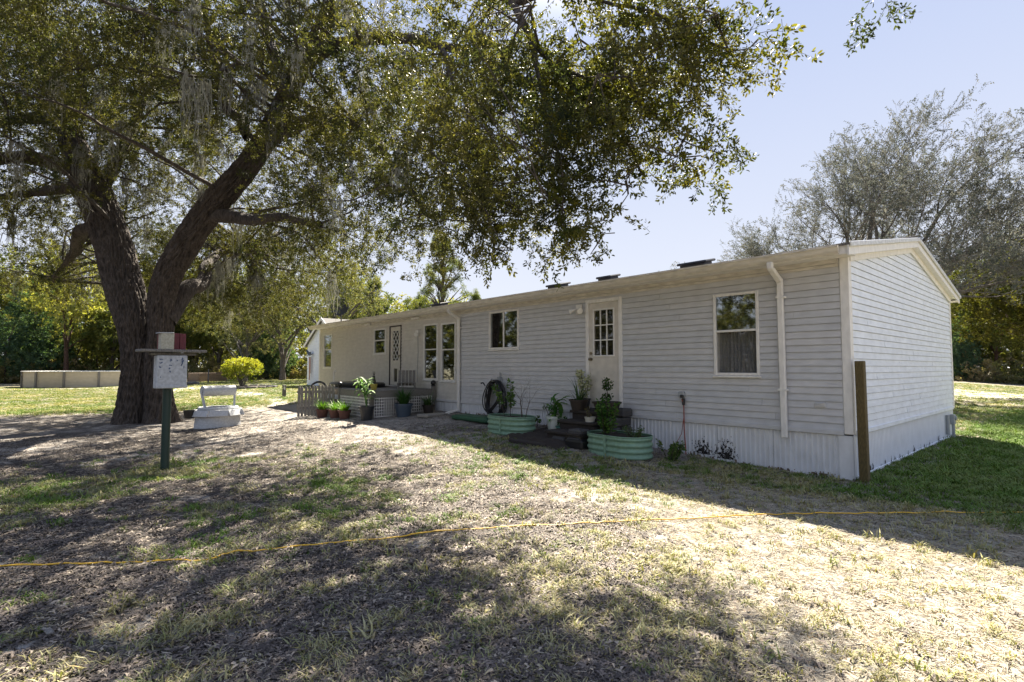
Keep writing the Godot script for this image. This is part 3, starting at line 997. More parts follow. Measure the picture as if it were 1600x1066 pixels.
# vertical ribbed sheets under the siding
func rib_profile(w: float) -> PackedVector2Array:
	var o := PackedVector2Array()
	var p := 0.075
	var n := int(round(w / p))
	for k in n:
		for q in [[0.0, 0.0], [0.042, 0.0], [0.051, 0.016], [0.066, 0.016]]:
			o.append(Vector2((k + q[0] / p) * w / n, q[1]))
	o.append(Vector2(w, 0.0))
	return o

func skirting(hs: Node3D):
	var x := -0.17
	while x > -LEN + 0.2:
		var w := minf(0.9, x + LEN - 0.1)
		var pr := rib_profile(w - 0.004)
		var mb := MB.new()
		var jit := rnd(-0.004, 0.004)
		for k in pr.size() - 1:
			var a := pr[k]
			var b := pr[k + 1]
			var xa := x - a.x; var xb := x - b.x
			mb.quad(Vector3(xa, ground(xa, 0) - 0.03, a.y - 0.016 + jit), Vector3(xb, ground(xb, 0) - 0.03, b.y - 0.016 + jit), Vector3(xb, 0.632, b.y - 0.016 + jit), Vector3(xa, 0.632, a.y - 0.016 + jit), Vector3.BACK)
		part("skirting_sheet", mb, M.skirt, hs)
		x -= w
	var z := -0.10
	while z > -WID + 0.2:
		var w := minf(0.9, z + WID - 0.06)
		var pr := rib_profile(w - 0.004)
		var mb := MB.new()
		for k in pr.size() - 1:
			var a := pr[k]
			var b := pr[k + 1]
			mb.quad(Vector3(a.y - 0.012, -0.03, z - a.x), Vector3(b.y - 0.012, -0.03, z - b.x), Vector3(b.y - 0.012, 0.63, z - b.x), Vector3(a.y - 0.012, 0.63, z - a.x), Vector3.RIGHT)
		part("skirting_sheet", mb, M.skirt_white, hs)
		z -= w
	var cn := MB.new()
	cn.span(-0.17, 0.012, -0.03, 0.60, -0.008, 0.010, 0.004)
	cn.span(-0.006, 0.014, -0.03, 0.60, -0.10, -0.010, 0.004)
	part("skirting_corner", cn, M.skirt, hs)
	var rail := MB.new()
	rail.span(-0.004, 0.024, -0.02, 0.035, -WID, -0.1, 0.005)
	part("ground_rail", rail, M.skirt_white, hs)
	# black mildew blooms on the ribs
	mildew(hs, -2.22, 0.30, 0.36, 0.05)
	mildew(hs, -1.83, 0.30, 0.44, 0.03)
	for k in 34:
		mildew(hs, rnd(-9.0, -0.3), rnd(0.05, 0.28), rnd(0.03, 0.10), 0.0, M.splash)
	for k in 26:
		mildew_side(hs, rnd(-6.6, -0.5), rnd(0.04, 0.14))

func mildew(hs: Node3D, xc: float, hw: float, hh: float, y0: float, m: Material = null):
	y0 += ground(xc, 0.0)
	var mb := MB.new()
	var step := 0.0125
	for a in int(2 * hw / step):
		for b in int(hh / step):
			var x := xc - hw + a * step
			var y := y0 + b * step
			var dx := (x - xc) / hw
			var dy := (y - y0) / hh
			var f := 1.0 - sqrt(dx * dx + dy * dy * 0.9)
			if f + 0.65 * n2.get_noise_2d(x * 260.0, y * 160.0) + 0.35 * n1.get_noise_2d(x * 500, y * 500) > 0.62:
				mb.quad(Vector3(x, y, 0.0045), Vector3(x + step, y, 0.0045), Vector3(x + step, y + step, 0.0045), Vector3(x, y + step, 0.0045), Vector3.BACK)
	if not mb.v.is_empty(): part("mildew_stain", mb, m if m else M.mildew, hs)

func mildew_side(hs: Node3D, zc: float, hh: float):
	var mb := MB.new()
	var step := 0.012
	for a in 5:
		for b in int(hh / step):
			var zz := zc + (a - 2.5) * step
			var y := 0.03 + b * step
			if 0.5 - float(b) * step / hh * 0.6 + 0.8 * n2.get_noise_2d(zz * 300.0, y * 150.0) > 0.3:
				mb.quad(Vector3(0.0075, y, zz), Vector3(0.0075, y, zz + step), Vector3(0.0075, y + step, zz + step), Vector3(0.0075, y + step, zz), Vector3.RIGHT)
	if not mb.v.is_empty(): part("mildew_stain", mb, M.mildew, hs)

# ---------------------------------------------------------------- trees
func resample(pts: PackedVector3Array, rad: PackedFloat32Array, step: float, wob := 0.0) -> Array:
	var op := PackedVector3Array()
	var orr := PackedFloat32Array()
	var m := pts.size()
	for k in m - 1:
		var n := maxi(1, int(ceil(pts[k].distance_to(pts[k + 1]) / step)))
		for j in n:
			var t := float(j) / n
			var p := pts[k].cubic_interpolate(pts[k + 1], pts[maxi(k - 1, 0)], pts[mini(k + 2, m - 1)], t)
			if wob > 0.0:
				p += Vector3(n3.get_noise_3d(p.x, p.y, p.z), n3.get_noise_3d(p.y + 31, p.z, p.x) * 0.5, n3.get_noise_3d(p.z, p.x + 57, p.y)) * wob
			op.append(p)
			orr.append(lerpf(rad[k], rad[k + 1], t))
	op.append(pts[m - 1]); orr.append(rad[m - 1])
	return [op, orr]

# furrowed limb
func bark_tube(mb: MB, pts: PackedVector3Array, rad: PackedFloat32Array, sides: int, depth: float, flare := 0.0):
	var m := pts.size()
	var base := mb.v.size()
	var s := (pts[1] - pts[0]).cross(Vector3.RIGHT).normalized()
	var hgt := 0.0
	for k in m:
		var d := (pts[mini(k + 1, m - 1)] - pts[maxi(k - 1, 0)]).normalized()
		if k > 0: hgt += pts[k].distance_to(pts[k - 1])
		s = (s - d * s.dot(d)).normalized()
		var u := d.cross(s)
		for j in sides + 1:
			var a := TAU * (j % sides) / sides
			var o := s * cos(a) + u * sin(a)
			var r := rad[k]
			if flare > 0.0:
				var h2 := maxf(0.0, pts[k].y + 0.05)
				r *= 1.0 + flare * exp(-h2 / 0.34) * (0.75 + 0.5 * sin(a * 5.0 + 1.0) * sin(a * 2.0 + 0.4)) + 0.16 * exp(-h2 / 1.2)
			var q := o * r
			var f := 1.0 - absf(n3.get_noise_3d(q.x * 15.0 + pts[0].x, q.z * 15.0 + q.y * 9.0, hgt * 2.6)) * 3.2
			var g := n3.get_noise_3d(o.x * 1.3 + pts[0].z, o.z * 1.3, hgt * 0.7) * 0.10
			r = r * (1.0 + g) + depth * f
			mb.vert(pts[k] + o * r, o)
	for k in m - 1:
		for j in sides:
			var a := base + k * (sides + 1) + j
			mb.i.append_array(PackedInt32Array([a, a + sides + 1, a + sides + 2, a, a + sides + 2, a + 1]))
	# true normals from the displaced surface
	for k in m:
		for j in sides + 1:
			var jj := j % sides
			var w := sides + 1
			var p1 := mb.v[base + mini(k + 1, m - 1) * w + jj] - mb.v[base + maxi(k - 1, 0) * w + jj]
			var p2 := mb.v[base + k * w + (jj + 1) % sides] - mb.v[base + k * w + (jj + sides - 1) % sides]
			var nn := p1.cross(p2).normalized()
			if nn.dot(mb.v[base + k * w + jj] - pts[k]) < 0: nn = -nn
			mb.n[base + k * w + j] = nn

func sprig_mesh(leaves: int, L: float, lw: float, stem: float, droop := 0.2, stem_r := 0.0025) -> ArrayMesh:
	var mb := MB.new()
	var p := Vector3.ZERO
	var dirs := Vector3(0, 0, -1)
	var pts := PackedVector3Array([p])
	var rr := PackedFloat32Array([stem_r])
	for k in 5:
		dirs = (dirs + Vector3(rnd(-0.3, 0.3), rnd(-0.3, 0.2) - droop * 0.2, 0)).normalized()
		p += dirs * stem / 5
		pts.append(p); rr.append(stem_r * (1.0 - 0.15 * k))
	mb.col = Color(0.9, 0.75, 0.6)
	mb.tube(pts, rr, 3, false)
	for k in leaves:
		var t := pow(rnd(0.02, 1.0), 0.7)
		var f := t * 5.0
		var j := mini(int(f), 4)
		var b := pts[j].lerp(pts[j + 1], f - j)
		# small side shoots
		var off := rdir() * stem * 0.26 * (1.0 - t * 0.5)
		b += off * rnd(0.0, 1.0)
		var d := (rdir() * 0.9 + (pts[j + 1] - pts[j]).normalized() * 0.7 + off.normalized() * 0.5).normalized()
		var sd := d.cross(rdir()).normalized()
		var s := rnd(0.7, 1.2)
		var q := rnd(0.75, 1.2)
		mb.col = Color(q * rnd(0.92, 1.1), q, q * rnd(0.8, 1.1))
		mb.leaf(b, d, sd, L * s, lw * s, rnd(0.0, 0.6))
	return mb.mesh()

func basis_dir(d: Vector3, roll: float, s: float) -> Basis:
	var z := -d.normalized()
	var x := Vector3.UP.cross(z)
	if x.length() < 0.05: x = Vector3.RIGHT
	x = x.normalized()
	var y := z.cross(x)
	return (Basis(x, y, z) * Basis(Vector3(0, 0, 1), roll)).scaled_local(Vector3.ONE * s)

func build_oak():
	var limbs := [
		["left", PackedFloat32Array([-16.01,-0.21,6.47,0.336, -15.9,1.09,6.44,0.308, -15.86,1.81,6.45,0.304, -15.91,2.36,6.48,0.32, -15.97,2.91,6.52,0.396, -16.22,3.74,6.71,0.441, -16.64,5.07,6.98,0.441, -17.3,6.55,7.38,0.44, -17.97,7.81,7.78,0.37, -18.57,9.01,8.1,0.29, -19.18,10.44,8.43,0.24, -19.9,12.23,8.93,0.2, -20.81,14.57,9.53,0.15, -21.73,16.8,10.13,0.1])],
		["right", PackedFloat32Array([-15.44,-0.21,5.83,0.312, -15.45,1.09,5.94,0.2808, -15.42,1.81,5.97,0.2769, -15.29,2.44,5.94,0.273, -15,3.77,5.95,0.3116, -14.35,4.88,5.6,0.328, -13.48,5.86,5.15,0.3116, -12.55,6.72,4.62,0.2624, -11.74,7.64,4.23,0.2378, -11.01,8.64,3.94,0.1968, -10.12,9.68,3.63,0.164, -9.05,10.94,3.27,0.1312, -7.93,11.77,2.97,0.0984])],
		["r_up", PackedFloat32Array([-12.28,7.57,4.53,0.14, -12.5,8.06,4.67,0.13, -12.88,8.38,4.97,0.12, -13.05,8.98,5.05,0.11, -13.24,9.75,5.18,0.095, -13.43,10.51,5.3,0.08, -13.77,11.47,5.45,0.06])],
		["l_h", PackedFloat32Array([-17.93,7.46,7.71,0.24, -17.9,7.46,8.12,0.21, -17.86,7.55,8.69,0.19, -17.86,7.45,9.29,0.16, -18.08,7.08,10.11,0.12, -18.52,7.06,11.21,0.08])],
		["l_h2", PackedFloat32Array([-17.86,7,7.74,0.2, -18.77,7.02,8.16,0.15, -20.23,7.1,8.91,0.11, -21.82,7.09,9.79,0.08, -23.54,6.89,10.8,0.05])],
		["l_up", PackedFloat32Array([-18.63,8.91,8.15,0.2, -19.51,9.33,8.58,0.17, -20.48,9.56,9.07,0.14, -21.59,9.58,9.72,0.1, -23.28,9.94,10.74,0.07])],
		["l_top", PackedFloat32Array([-18.39,9.06,8.04,0.14, -17.95,9.73,7.9,0.12, -17.45,10.43,7.84,0.1, -17.33,11.12,8.07,0.08, -17.16,11.86,8.23,0.06])],
		["l_drop", PackedFloat32Array([-16.58,5.68,6.96,0.2, -18.33,5.73,7.58,0.19, -19.51,5.56,7.68,0.16, -20.72,5.27,7.82,0.12, -22.17,4.59,8.19,0.07])],
		["r_stub", PackedFloat32Array([-15.13,2.89,5.87,0.26, -15.5,3.85,5.31,0.24, -16.01,4.11,4.85,0.2, -16.79,4.78,4.57,0.17, -17.56,5.47,3.98,0.12, -18.05,5.92,3.05,0.08])],
		["r_low", PackedFloat32Array([-13.66,5.7,5.19,0.2, -12.58,5.47,4.71,0.16, -11.63,5.22,4.53,0.12, -10.59,5.13,4.25,0.09, -9.4,4.82,3.79,0.06])],
		["r_far", PackedFloat32Array([-12.6,6.86,4.53,0.2, -12.74,7.79,3.86,0.16, -12.85,8.49,3.14,0.13, -12.87,8.96,2.29,0.1, -12.8,9.08,1.31,0.07])],
		["r_mid", PackedFloat32Array([-11.81,7.48,4.3,0.16, -10.7,7.53,3.96,0.13, -9.9,7.49,3.66,0.12, -9.07,7.15,3.31,0.1, -8.46,6.75,3.04,0.09, -7.96,6.17,2.88,0.075, -7.41,5.37,2.65,0.05, -6.9,4.68,2.49,0.03])],
		["r_hi", PackedFloat32Array([-10.92,8.74,3.99,0.17, -9.73,9.14,3.59,0.15, -8.61,8.98,3.23,0.13, -7.51,8.66,2.87,0.11, -6.43,8.16,2.52,0.085, -5.37,7.54,2.19,0.06, -4.39,6.72,1.93,0.035])],
		["over", PackedFloat32Array([-9.11,10.94,3.34,0.16, -6.62,9.9,3.17,0.0975, -4.31,8.06,3.45,0.0825, -2.79,6.43,3.88,0.0425, -2.32,5.77,3.9,0.035, -1.94,5.19,3.88,0.025, -1.52,4.65,3.82,0.0175, -1.14,4.16,3.66,0.011, -0.8,3.55,3.68,0.006])],
		["over2", PackedFloat32Array([-2.79,6.43,3.88,0.06, -1.84,6.08,3.84,0.0225, -1.09,5.59,3.71,0.017, -0.41,5.02,3.66,0.011, 0.1,4.64,3.5,0.007, 0.27,4.69,3.39,0.006])],
		["over3", PackedFloat32Array([-1.94,5.19,3.88,0.035, -1.33,4.78,3.76,0.013, -0.83,4.34,3.62,0.009, -0.37,3.84,3.52,0.0055, -0.11,3.69,3.37,0.003])],
		["over4", PackedFloat32Array([-2.32,5.77,3.9,0.05, -1.9,4.81,4.11,0.0175, -1.57,3.97,4.27,0.011, -1.32,3.25,4.4,0.006, -1.19,2.71,4.44,0.003])],
		["near", PackedFloat32Array([-7.98,11.77,3.04,0.06, -4.17,10.86,2.6,0.04, -0.52,8.27,2.82,0.028, 1.09,5.38,3.65,0.016, 1.3,4.52,4.1,0.01, 1.39,4.15,4.28,0.006])],
		["c1", PackedFloat32Array([-6.43,8.16,2.52,0.07, -4.93,6.28,3.11,0.03375, -3.85,4.79,3.59,0.021, -3.25,3.71,3.89,0.007, -2.97,3.16,3.98,0.003])],
		["u1", PackedFloat32Array([-11.08,8.64,4.01,0.15, -12.07,10.28,4.21,0.12, -12.87,12.25,4.34,0.1, -13.46,14.18,4.56,0.07])],
		["u2", PackedFloat32Array([-17.3,6.55,7.38,0.2, -17.72,8.4,6.79,0.14, -17.84,10.3,6.17,0.1, -18.2,12.53,5.84,0.07])],
		["k1", PackedFloat32Array([-19.18,10.44,8.43,0.15, -16.78,11.3,8.81,0.13, -14.46,12.08,9.28,0.1, -12.36,12.68,9.98,0.07])],
	]
	var blobs := [
		[-1.96, 4.9, 4.09, 1.6, 1.5],
		[-1.03, 4.7, 3.65, 1, 1.2],
		[-0.04, 4.62, 3.59, 0.45, 0.28],
		[-0.3, 3.62, 3.43, 0.45, 0.3],
		[-1.26, 2.95, 4.36, 0.45, 0.6],
		[-0.88, 3.2, 3.78, 0.4, 0.42],
		[-3.24, 4.3, 4.02, 1.5, 1.55],
		[-2.99, 2.95, 4.05, 0.55, 0.45],
		[-8.86, 5.6, 2.97, 2.8, 2],
		[-7.05, 7.5, 2.44, 3, 2.2],
		[-5.99, 7.5, 2.45, 1.7, 1.3],
		[-13.73, 5.6, 2.12, 2.5, 1.9],
		[-18.52, 4.9, 2.54, 3.5, 2],
		[-20.56, 6.5, 4.07, 4, 2.5],
		[-21.39, 6.2, 8.02, 4, 2.5],
		[-17.03, 7.5, 9.89, 3.5, 2.2],
		[-14.16, 9.5, 4.41, 6, 3],
		[-11.76, 9, 9.23, 4, 2.5],
		[-8.39, 7.8, 6.2, 3, 1.8],
		[-10.26, 10.5, 4.54, 3, 2],
		[-19.65, 10.5, 7.56, 5, 3],
		[-7.01, 5, 3.15, 2, 1.7],
		[-22.38, 4.6, 3.12, 3, 1.6],
		[-19.44, 4.5, 1.32, 2.2, 1.5],
		[-0.51, 4.75, 3.51, 0.7, 0.75],
		[-0.58, 3.95, 3.45, 0.5, 0.45],
		[-1.09, 3.75, 3.86, 0.8, 0.6],
		[-2.14, 3.4, 4.14, 0.9, 0.6],
		[-2.2, 5.2, 2.41, 0.85, 0.9],
		[-3.07, 6.4, 1.43, 0.95, 0.8],
	]
	var oak := thing("live_oak", "huge twin stemmed live oak hung with grey moss, shading the yard", "tree", gp(-15.7, 6.1))
	var off := oak.position
	var limb_pts := PackedVector3Array()
	var limb_rad := PackedFloat32Array()
	for L in limbs:
		var raw: PackedFloat32Array = L[1]
		var pts := PackedVector3Array()
		var rad := PackedFloat32Array()
		for k in raw.size() / 4:
			pts.append(Vector3(raw[k * 4], raw[k * 4 + 1], raw[k * 4 + 2]))
			rad.append(raw[k * 4 + 3])
		var big: bool = L[0] == "left" or L[0] == "right"
		var rs := resample(pts, rad, 0.07 if big else 0.12, 0.0 if big else 0.10)
		pts = rs[0]; rad = rs[1]
		for k in pts.size():
			if k % 3 == 0 and L[0] != "near":
				limb_pts.append(pts[k]); limb_rad.append(rad[k])
			pts[k] -= off
		var mb := MB.new()
		bark_tube(mb, pts, rad, 150 if big else (48 if rad[0] > 0.15 else 20), 0.045 if big else minf(0.016, rad[0] * 0.08), 0.55 if big else 0.0)
		part("trunk" if big else "limb", mb, M.bark, oak)
	# boughs from the limbs into the crown
	var bough := MB.new()
	var twig_src := PackedVector3Array()
	var ends: Array = []
	for b in blobs:
		var c := Vector3(b[0], b[1], b[2])
		var vol: float = b[3] * b[3] * b[4] * 4.19
		for k in maxi(3, int(vol / 5.0)):
			var d := rdir() * pow(rng.randf(), 0.45)
			ends.append(c + Vector3(d.x * b[3], d.y * b[4], d.z * b[3]))
	for e in ends:
		var best := 1e9
		var bi := 0
		for k in limb_pts.size():
			var dd: float = limb_pts[k].distance_squared_to(e) * (1.0 if limb_rad[k] > 0.03 else 1.6)
			if limb_pts[k].y > e.y + 1.5: dd *= 1.2
			if dd < best: best = dd; bi = k
		var a := limb_pts[bi]
		var dist := sqrt(best)
		var mid: Vector3 = a.lerp(e, 0.5) + Vector3(rnd(-0.15, 0.15), rnd(0.02, 0.22), rnd(-0.15, 0.15)) * dist
		var m2: Vector3 = a.lerp(e, 0.8) + Vector3(rnd(-0.1, 0.1), rnd(-0.02, 0.14), rnd(-0.1, 0.1)) * dist
		var r0 := clampf(0.012 + dist * (0.011 if e.y < 8.5 else 0.006), 0.012, minf(0.06, limb_rad[bi] * 0.7 + 0.006))
		var rs := resample(PackedVector3Array([a - off, mid - off, m2 - off, e - off]), PackedFloat32Array([r0, r0 * 0.7, r0 * 0.45, 0.006]), 0.35, 0.12)
		bough.tube(rs[0], rs[1], 6, false)
		for k in rs[0].size():
			if k > 1: twig_src.append(rs[0][k] + off)
	# leaf sprigs
	var variants: Array = []
	var xf: Array = []
	var cols: Array = []
	for k in 4:
		variants.append(sprig_mesh(36, 0.054, 0.021, 0.33))
		xf.append([]); cols.append(PackedColorArray())
	var twig := MB.new()
	for b in blobs:
		var c := Vector3(b[0], b[1], b[2])
		var vol: float = b[3] * b[3] * b[4] * 4.19
		var n := int(vol * (92.0 if c.x > -4.6 else 31.0))
		for k in n:
			var d := rdir() * pow(rng.randf(), 0.40)
			var p := c + Vector3(d.x * b[3], d.y * b[4], d.z * b[3])
			var dens := n3.get_noise_3d(p.x * 1.1, p.y * 1.5, p.z * 1.1) + 0.5 * n1.get_noise_3d(p.x * 3.0, p.y * 3.0, p.z * 3.0) + 0.45 * n2.get_noise_3d(p.x * 22.0, p.y * 26.0, p.z * 22.0)
			var edge := d.length()
			if dens < (-0.10 if c.x > -4.6 else 0.03) + 0.16 * smooth(0.75, 1.0, edge): continue
			if p.y < 2.6 + 0.6 * absf(n3.get_noise_2d(p.x, p.z)): continue
			if absf(p.z) < 0.7 and p.y < 3.8 and p.x < 0.3: continue
			var od := (Vector3(d.x, d.y * 0.4 - 0.25, d.z) + rdir() * 0.75).normalized()
			var tone := clampf(0.5 + 0.9 * n1.get_noise_3d(p.x * 5.0, p.y * 5.0, p.z * 5.0) + rnd(-0.25, 0.25), 0, 1)
			var col := Color(0.040, 0.054, 0.034).lerp(Color(0.145, 0.138, 0.060), tone)
			var vi := k % 4
			xf[vi].append(Transform3D(basis_dir(od, rnd(0, TAU), rnd(0.8, 1.25) * (0.82 if c.x > -4.6 else 1.0)), p - off))
			cols[vi].append(col)
			# a thin twig back to the nearest bough for some of them
			if k % 16 == 0:
				var best := 9.0
				var bi := -1
				for q in range(k % 3, twig_src.size(), 3):
					var dd: float = twig_src[q].distance_squared_to(p)
					if dd < best: best = dd; bi = q
				if bi >= 0:
					var a := twig_src[bi]
					var mid: Vector3 = a.lerp(p, 0.55) + rdir() * sqrt(best) * 0.12
					twig.tube(PackedVector3Array([a - off, mid - off, p - off]), PackedFloat32Array([0.010, 0.007, 0.003]), 4, false)
	# sprigs set along the thin outer ends of the near limbs
	for k in limb_pts.size():
		if limb_rad[k] > 0.03 or limb_pts[k].x < -6.2: continue
		for j in 14:
			var p := limb_pts[k] + rdir() * rnd(0.03, 0.32)
			var od := (rdir() + Vector3(0.3, -0.5, -0.1)).normalized()
			xf[j % 4].append(Transform3D(basis_dir(od, rnd(0, TAU), rnd(0.8, 1.2)), p - off))
			cols[j % 4].append(Color(0.06, 0.078, 0.022).lerp(Color(0.17, 0.16, 0.04), rng.randf()))
	# a spray at the end of the limb that hangs in from above
	for k in 9:
		var p := Vector3(1.36, 3.99, 4.29) + rdir() * Vector3(0.14, 0.06, 0.14)
		xf[k % 4].append(Transform3D(basis_dir(Vector3(rnd(-0.6, 0.6), -0.7, rnd(-0.6, 0.6)), rnd(0, TAU), 0.6), p - off))
		cols[k % 4].append(Color(0.05, 0.065, 0.03))
	var tot := 0
	for k in 4: tot += xf[k].size()
	print("oak sprigs ", tot, " boughs ", ends.size())
	part("boughs", bough, M.bark_far, oak).set_meta("kind", "stuff")
	part("twigs", twig, M.bark_far, oak).set_meta("kind", "stuff")
	for k in 4: many("foliage", variants[k], M.leaf, xf[k], cols[k], oak)
	# Spanish moss hanging from boughs
	var mo := MB.new()
	for k in 34:
		var a := rdir() * Vector3(0.11, 0.08, 0.11)
		var L := rnd(0.25, 0.95)
		var w := rnd(0.006, 0.014)
		var pp := a
		var n := 6
		var q := rnd(0.75, 1.2)
		mo.col = Color(q, q, q)
		var ang := rnd(0, TAU)
		for j in n:
			var np := pp + Vector3(rnd(-0.05, 0.05), -L / n, rnd(-0.05, 0.05))
			var sd := Vector3(cos(ang), 0, sin(ang)) * w * (1.0 - 0.12 * j)
			mo.quad(pp - sd, pp + sd, np + sd * 0.85, np - sd * 0.85, Vector3(sin(ang), 0, -cos(ang)))
			pp = np
	var mx: Array = []
	var mc := PackedColorArray()
	for k in 800:
		var s := twig_src[rng.randi() % twig_src.size()]
		if n1.get_noise_3d(s.x * 4.0, s.y * 2.0, s.z * 4.0) < 0.02: continue
		if s.y < 3.4 or s.x > -4.2: continue
		mx.append(Transform3D(Basis(Vector3.UP, rnd(0, TAU)).scaled(Vector3(rnd(0.7, 1.3), rnd(0.6, 1.5), rnd(0.7, 1.3))), s - off))
		mc.append(Color(0.34, 0.34, 0.30) * rnd(0.7, 1.2))
	many("hanging_moss", mo.mesh(), M.moss, mx, mc, oak)

# ---- background tree prototypes, about 10 m tall, standing on their own origin
func tree_node(label: String, kind: String, at: Vector3, group: String) -> Node3D:
	return thing("tree" if kind != "pine" else "pine_tree", label, "tree", at, 0.0, group)

func make_tree(o: Node3D, blobs: Array, col_a: Color, col_b: Color, sm: Array, dens: float, trunk_r: float, bark: Material, top: float, lean := 0.0, cut := -0.05):
	var tr := MB.new()
	var tp := PackedVector3Array()
	var rr := PackedFloat32Array()
	for k in 9:
		var t := k / 8.0
		tp.append(Vector3(lean * t * t + 0.12 * sin(t * 5.0 + trunk_r * 40.0), t * top, 0.12 * cos(t * 4.0)))
		rr.append(trunk_r * (1.0 - 0.85 * t) * (1.0 + 0.5 * exp(-t * 18.0)))
	tr.tube(tp, rr, 10)
	part("trunk", tr, bark, o)
	var lm := MB.new()
	for b in blobs:
		var c := Vector3(b[0], b[1], b[2])
		var ends := 4 if b[3] > 1.2 else 2
		for e in ends:
			var q := c + rdir() * Vector3(b[3], b[4], b[3]) * 0.75
			var t0 := clampf((q.y - 0.5 - absf(q.x) * 0.5) / top, 0.15, 0.95)
			var a := tp[int(t0 * 8)]
			var md := a.lerp(q, 0.5) + Vector3(0, rnd(0.0, 0.4), 0)
			lm.tube(PackedVector3Array([a, md, q]), PackedFloat32Array([trunk_r * 0.42, trunk_r * 0.25, 0.02]), 5, false)
	part("limbs", lm, bark, o)
	var xf: Array = []
	var cols: Array = []
	for k in sm.size():
		xf.append([]); cols.append(PackedColorArray())
	var sd := rnd(0, 500)
	for b in blobs:
		var c := Vector3(b[0], b[1], b[2])
		for k in int(b[3] * b[3] * b[4] * 4.19 * dens):
			var d := rdir() * pow(rng.randf(), 0.4)
			var p := c + Vector3(d.x * b[3], d.y * b[4], d.z * b[3])
			if n3.get_noise_3d(p.x * 1.1 + sd, p.y * 1.4, p.z * 1.1) < cut: continue
			if p.y < 0.1: continue
			var tone := clampf(0.5 + 0.9 * n1.get_noise_3d(p.x * 6.0 + sd, p.y * 6.0, p.z * 6.0) + rnd(-0.3, 0.3), 0, 1)
			xf[k % sm.size()].append(Transform3D(basis_dir(d + rdir() * 0.8 + Vector3(0, 0.1, 0), rnd(0, TAU), rnd(0.75, 1.3)), p))
			cols[k % sm.size()].append(col_a.lerp(col_b, tone))
	for k in sm.size(): many("crown", sm[k], M.leaf_far, xf[k], cols[k], o)

func again(src: Node3D, label: String, at: Vector3, turn: float, s: Vector3) -> Node3D:
	var c: Node3D = src.duplicate()
	c.name = numbered(String(src.name).rstrip("0123456789_"), self)
	add_child(c, true)
	c.position = at
	c.rotation.y = turn
	c.scale = s
	c.set_meta("label", label)
	return c

func branch(mb: MB, tips: Array, p: Vector3, d: Vector3, L: float, r: float, depth: int):
	var pts := PackedVector3Array([p])
	var rr := PackedFloat32Array([r])
	var q := p
	var dd := d
	for k in 4:
		dd = (dd + rdir() * 0.20 + Vector3(0, 0.03, 0)).normalized()
		q += dd * L / 4
		pts.append(q); rr.append(r * (1.0 - 0.12 * (k + 1)))
		if depth <= 1: tips.append([q, dd])
	mb.tube(pts, rr, 6 if depth > 2 else 4, false)
	if depth == 0: return
	var n := 3 if depth > 2 else 4
	for k in n:
		var j := 4 if k == 0 else rng.randi_range(2, 4)
		var nd := (dd + rdir() * (0.45 if k == 0 else 0.95)).normalized()
		if nd.y < -0.25: nd.y *= -0.5
		branch(mb, tips, pts[j], nd.normalized(), L * rnd(0.62, 0.82), rr[j] * (0.8 if k == 0 else 0.58), depth - 1)

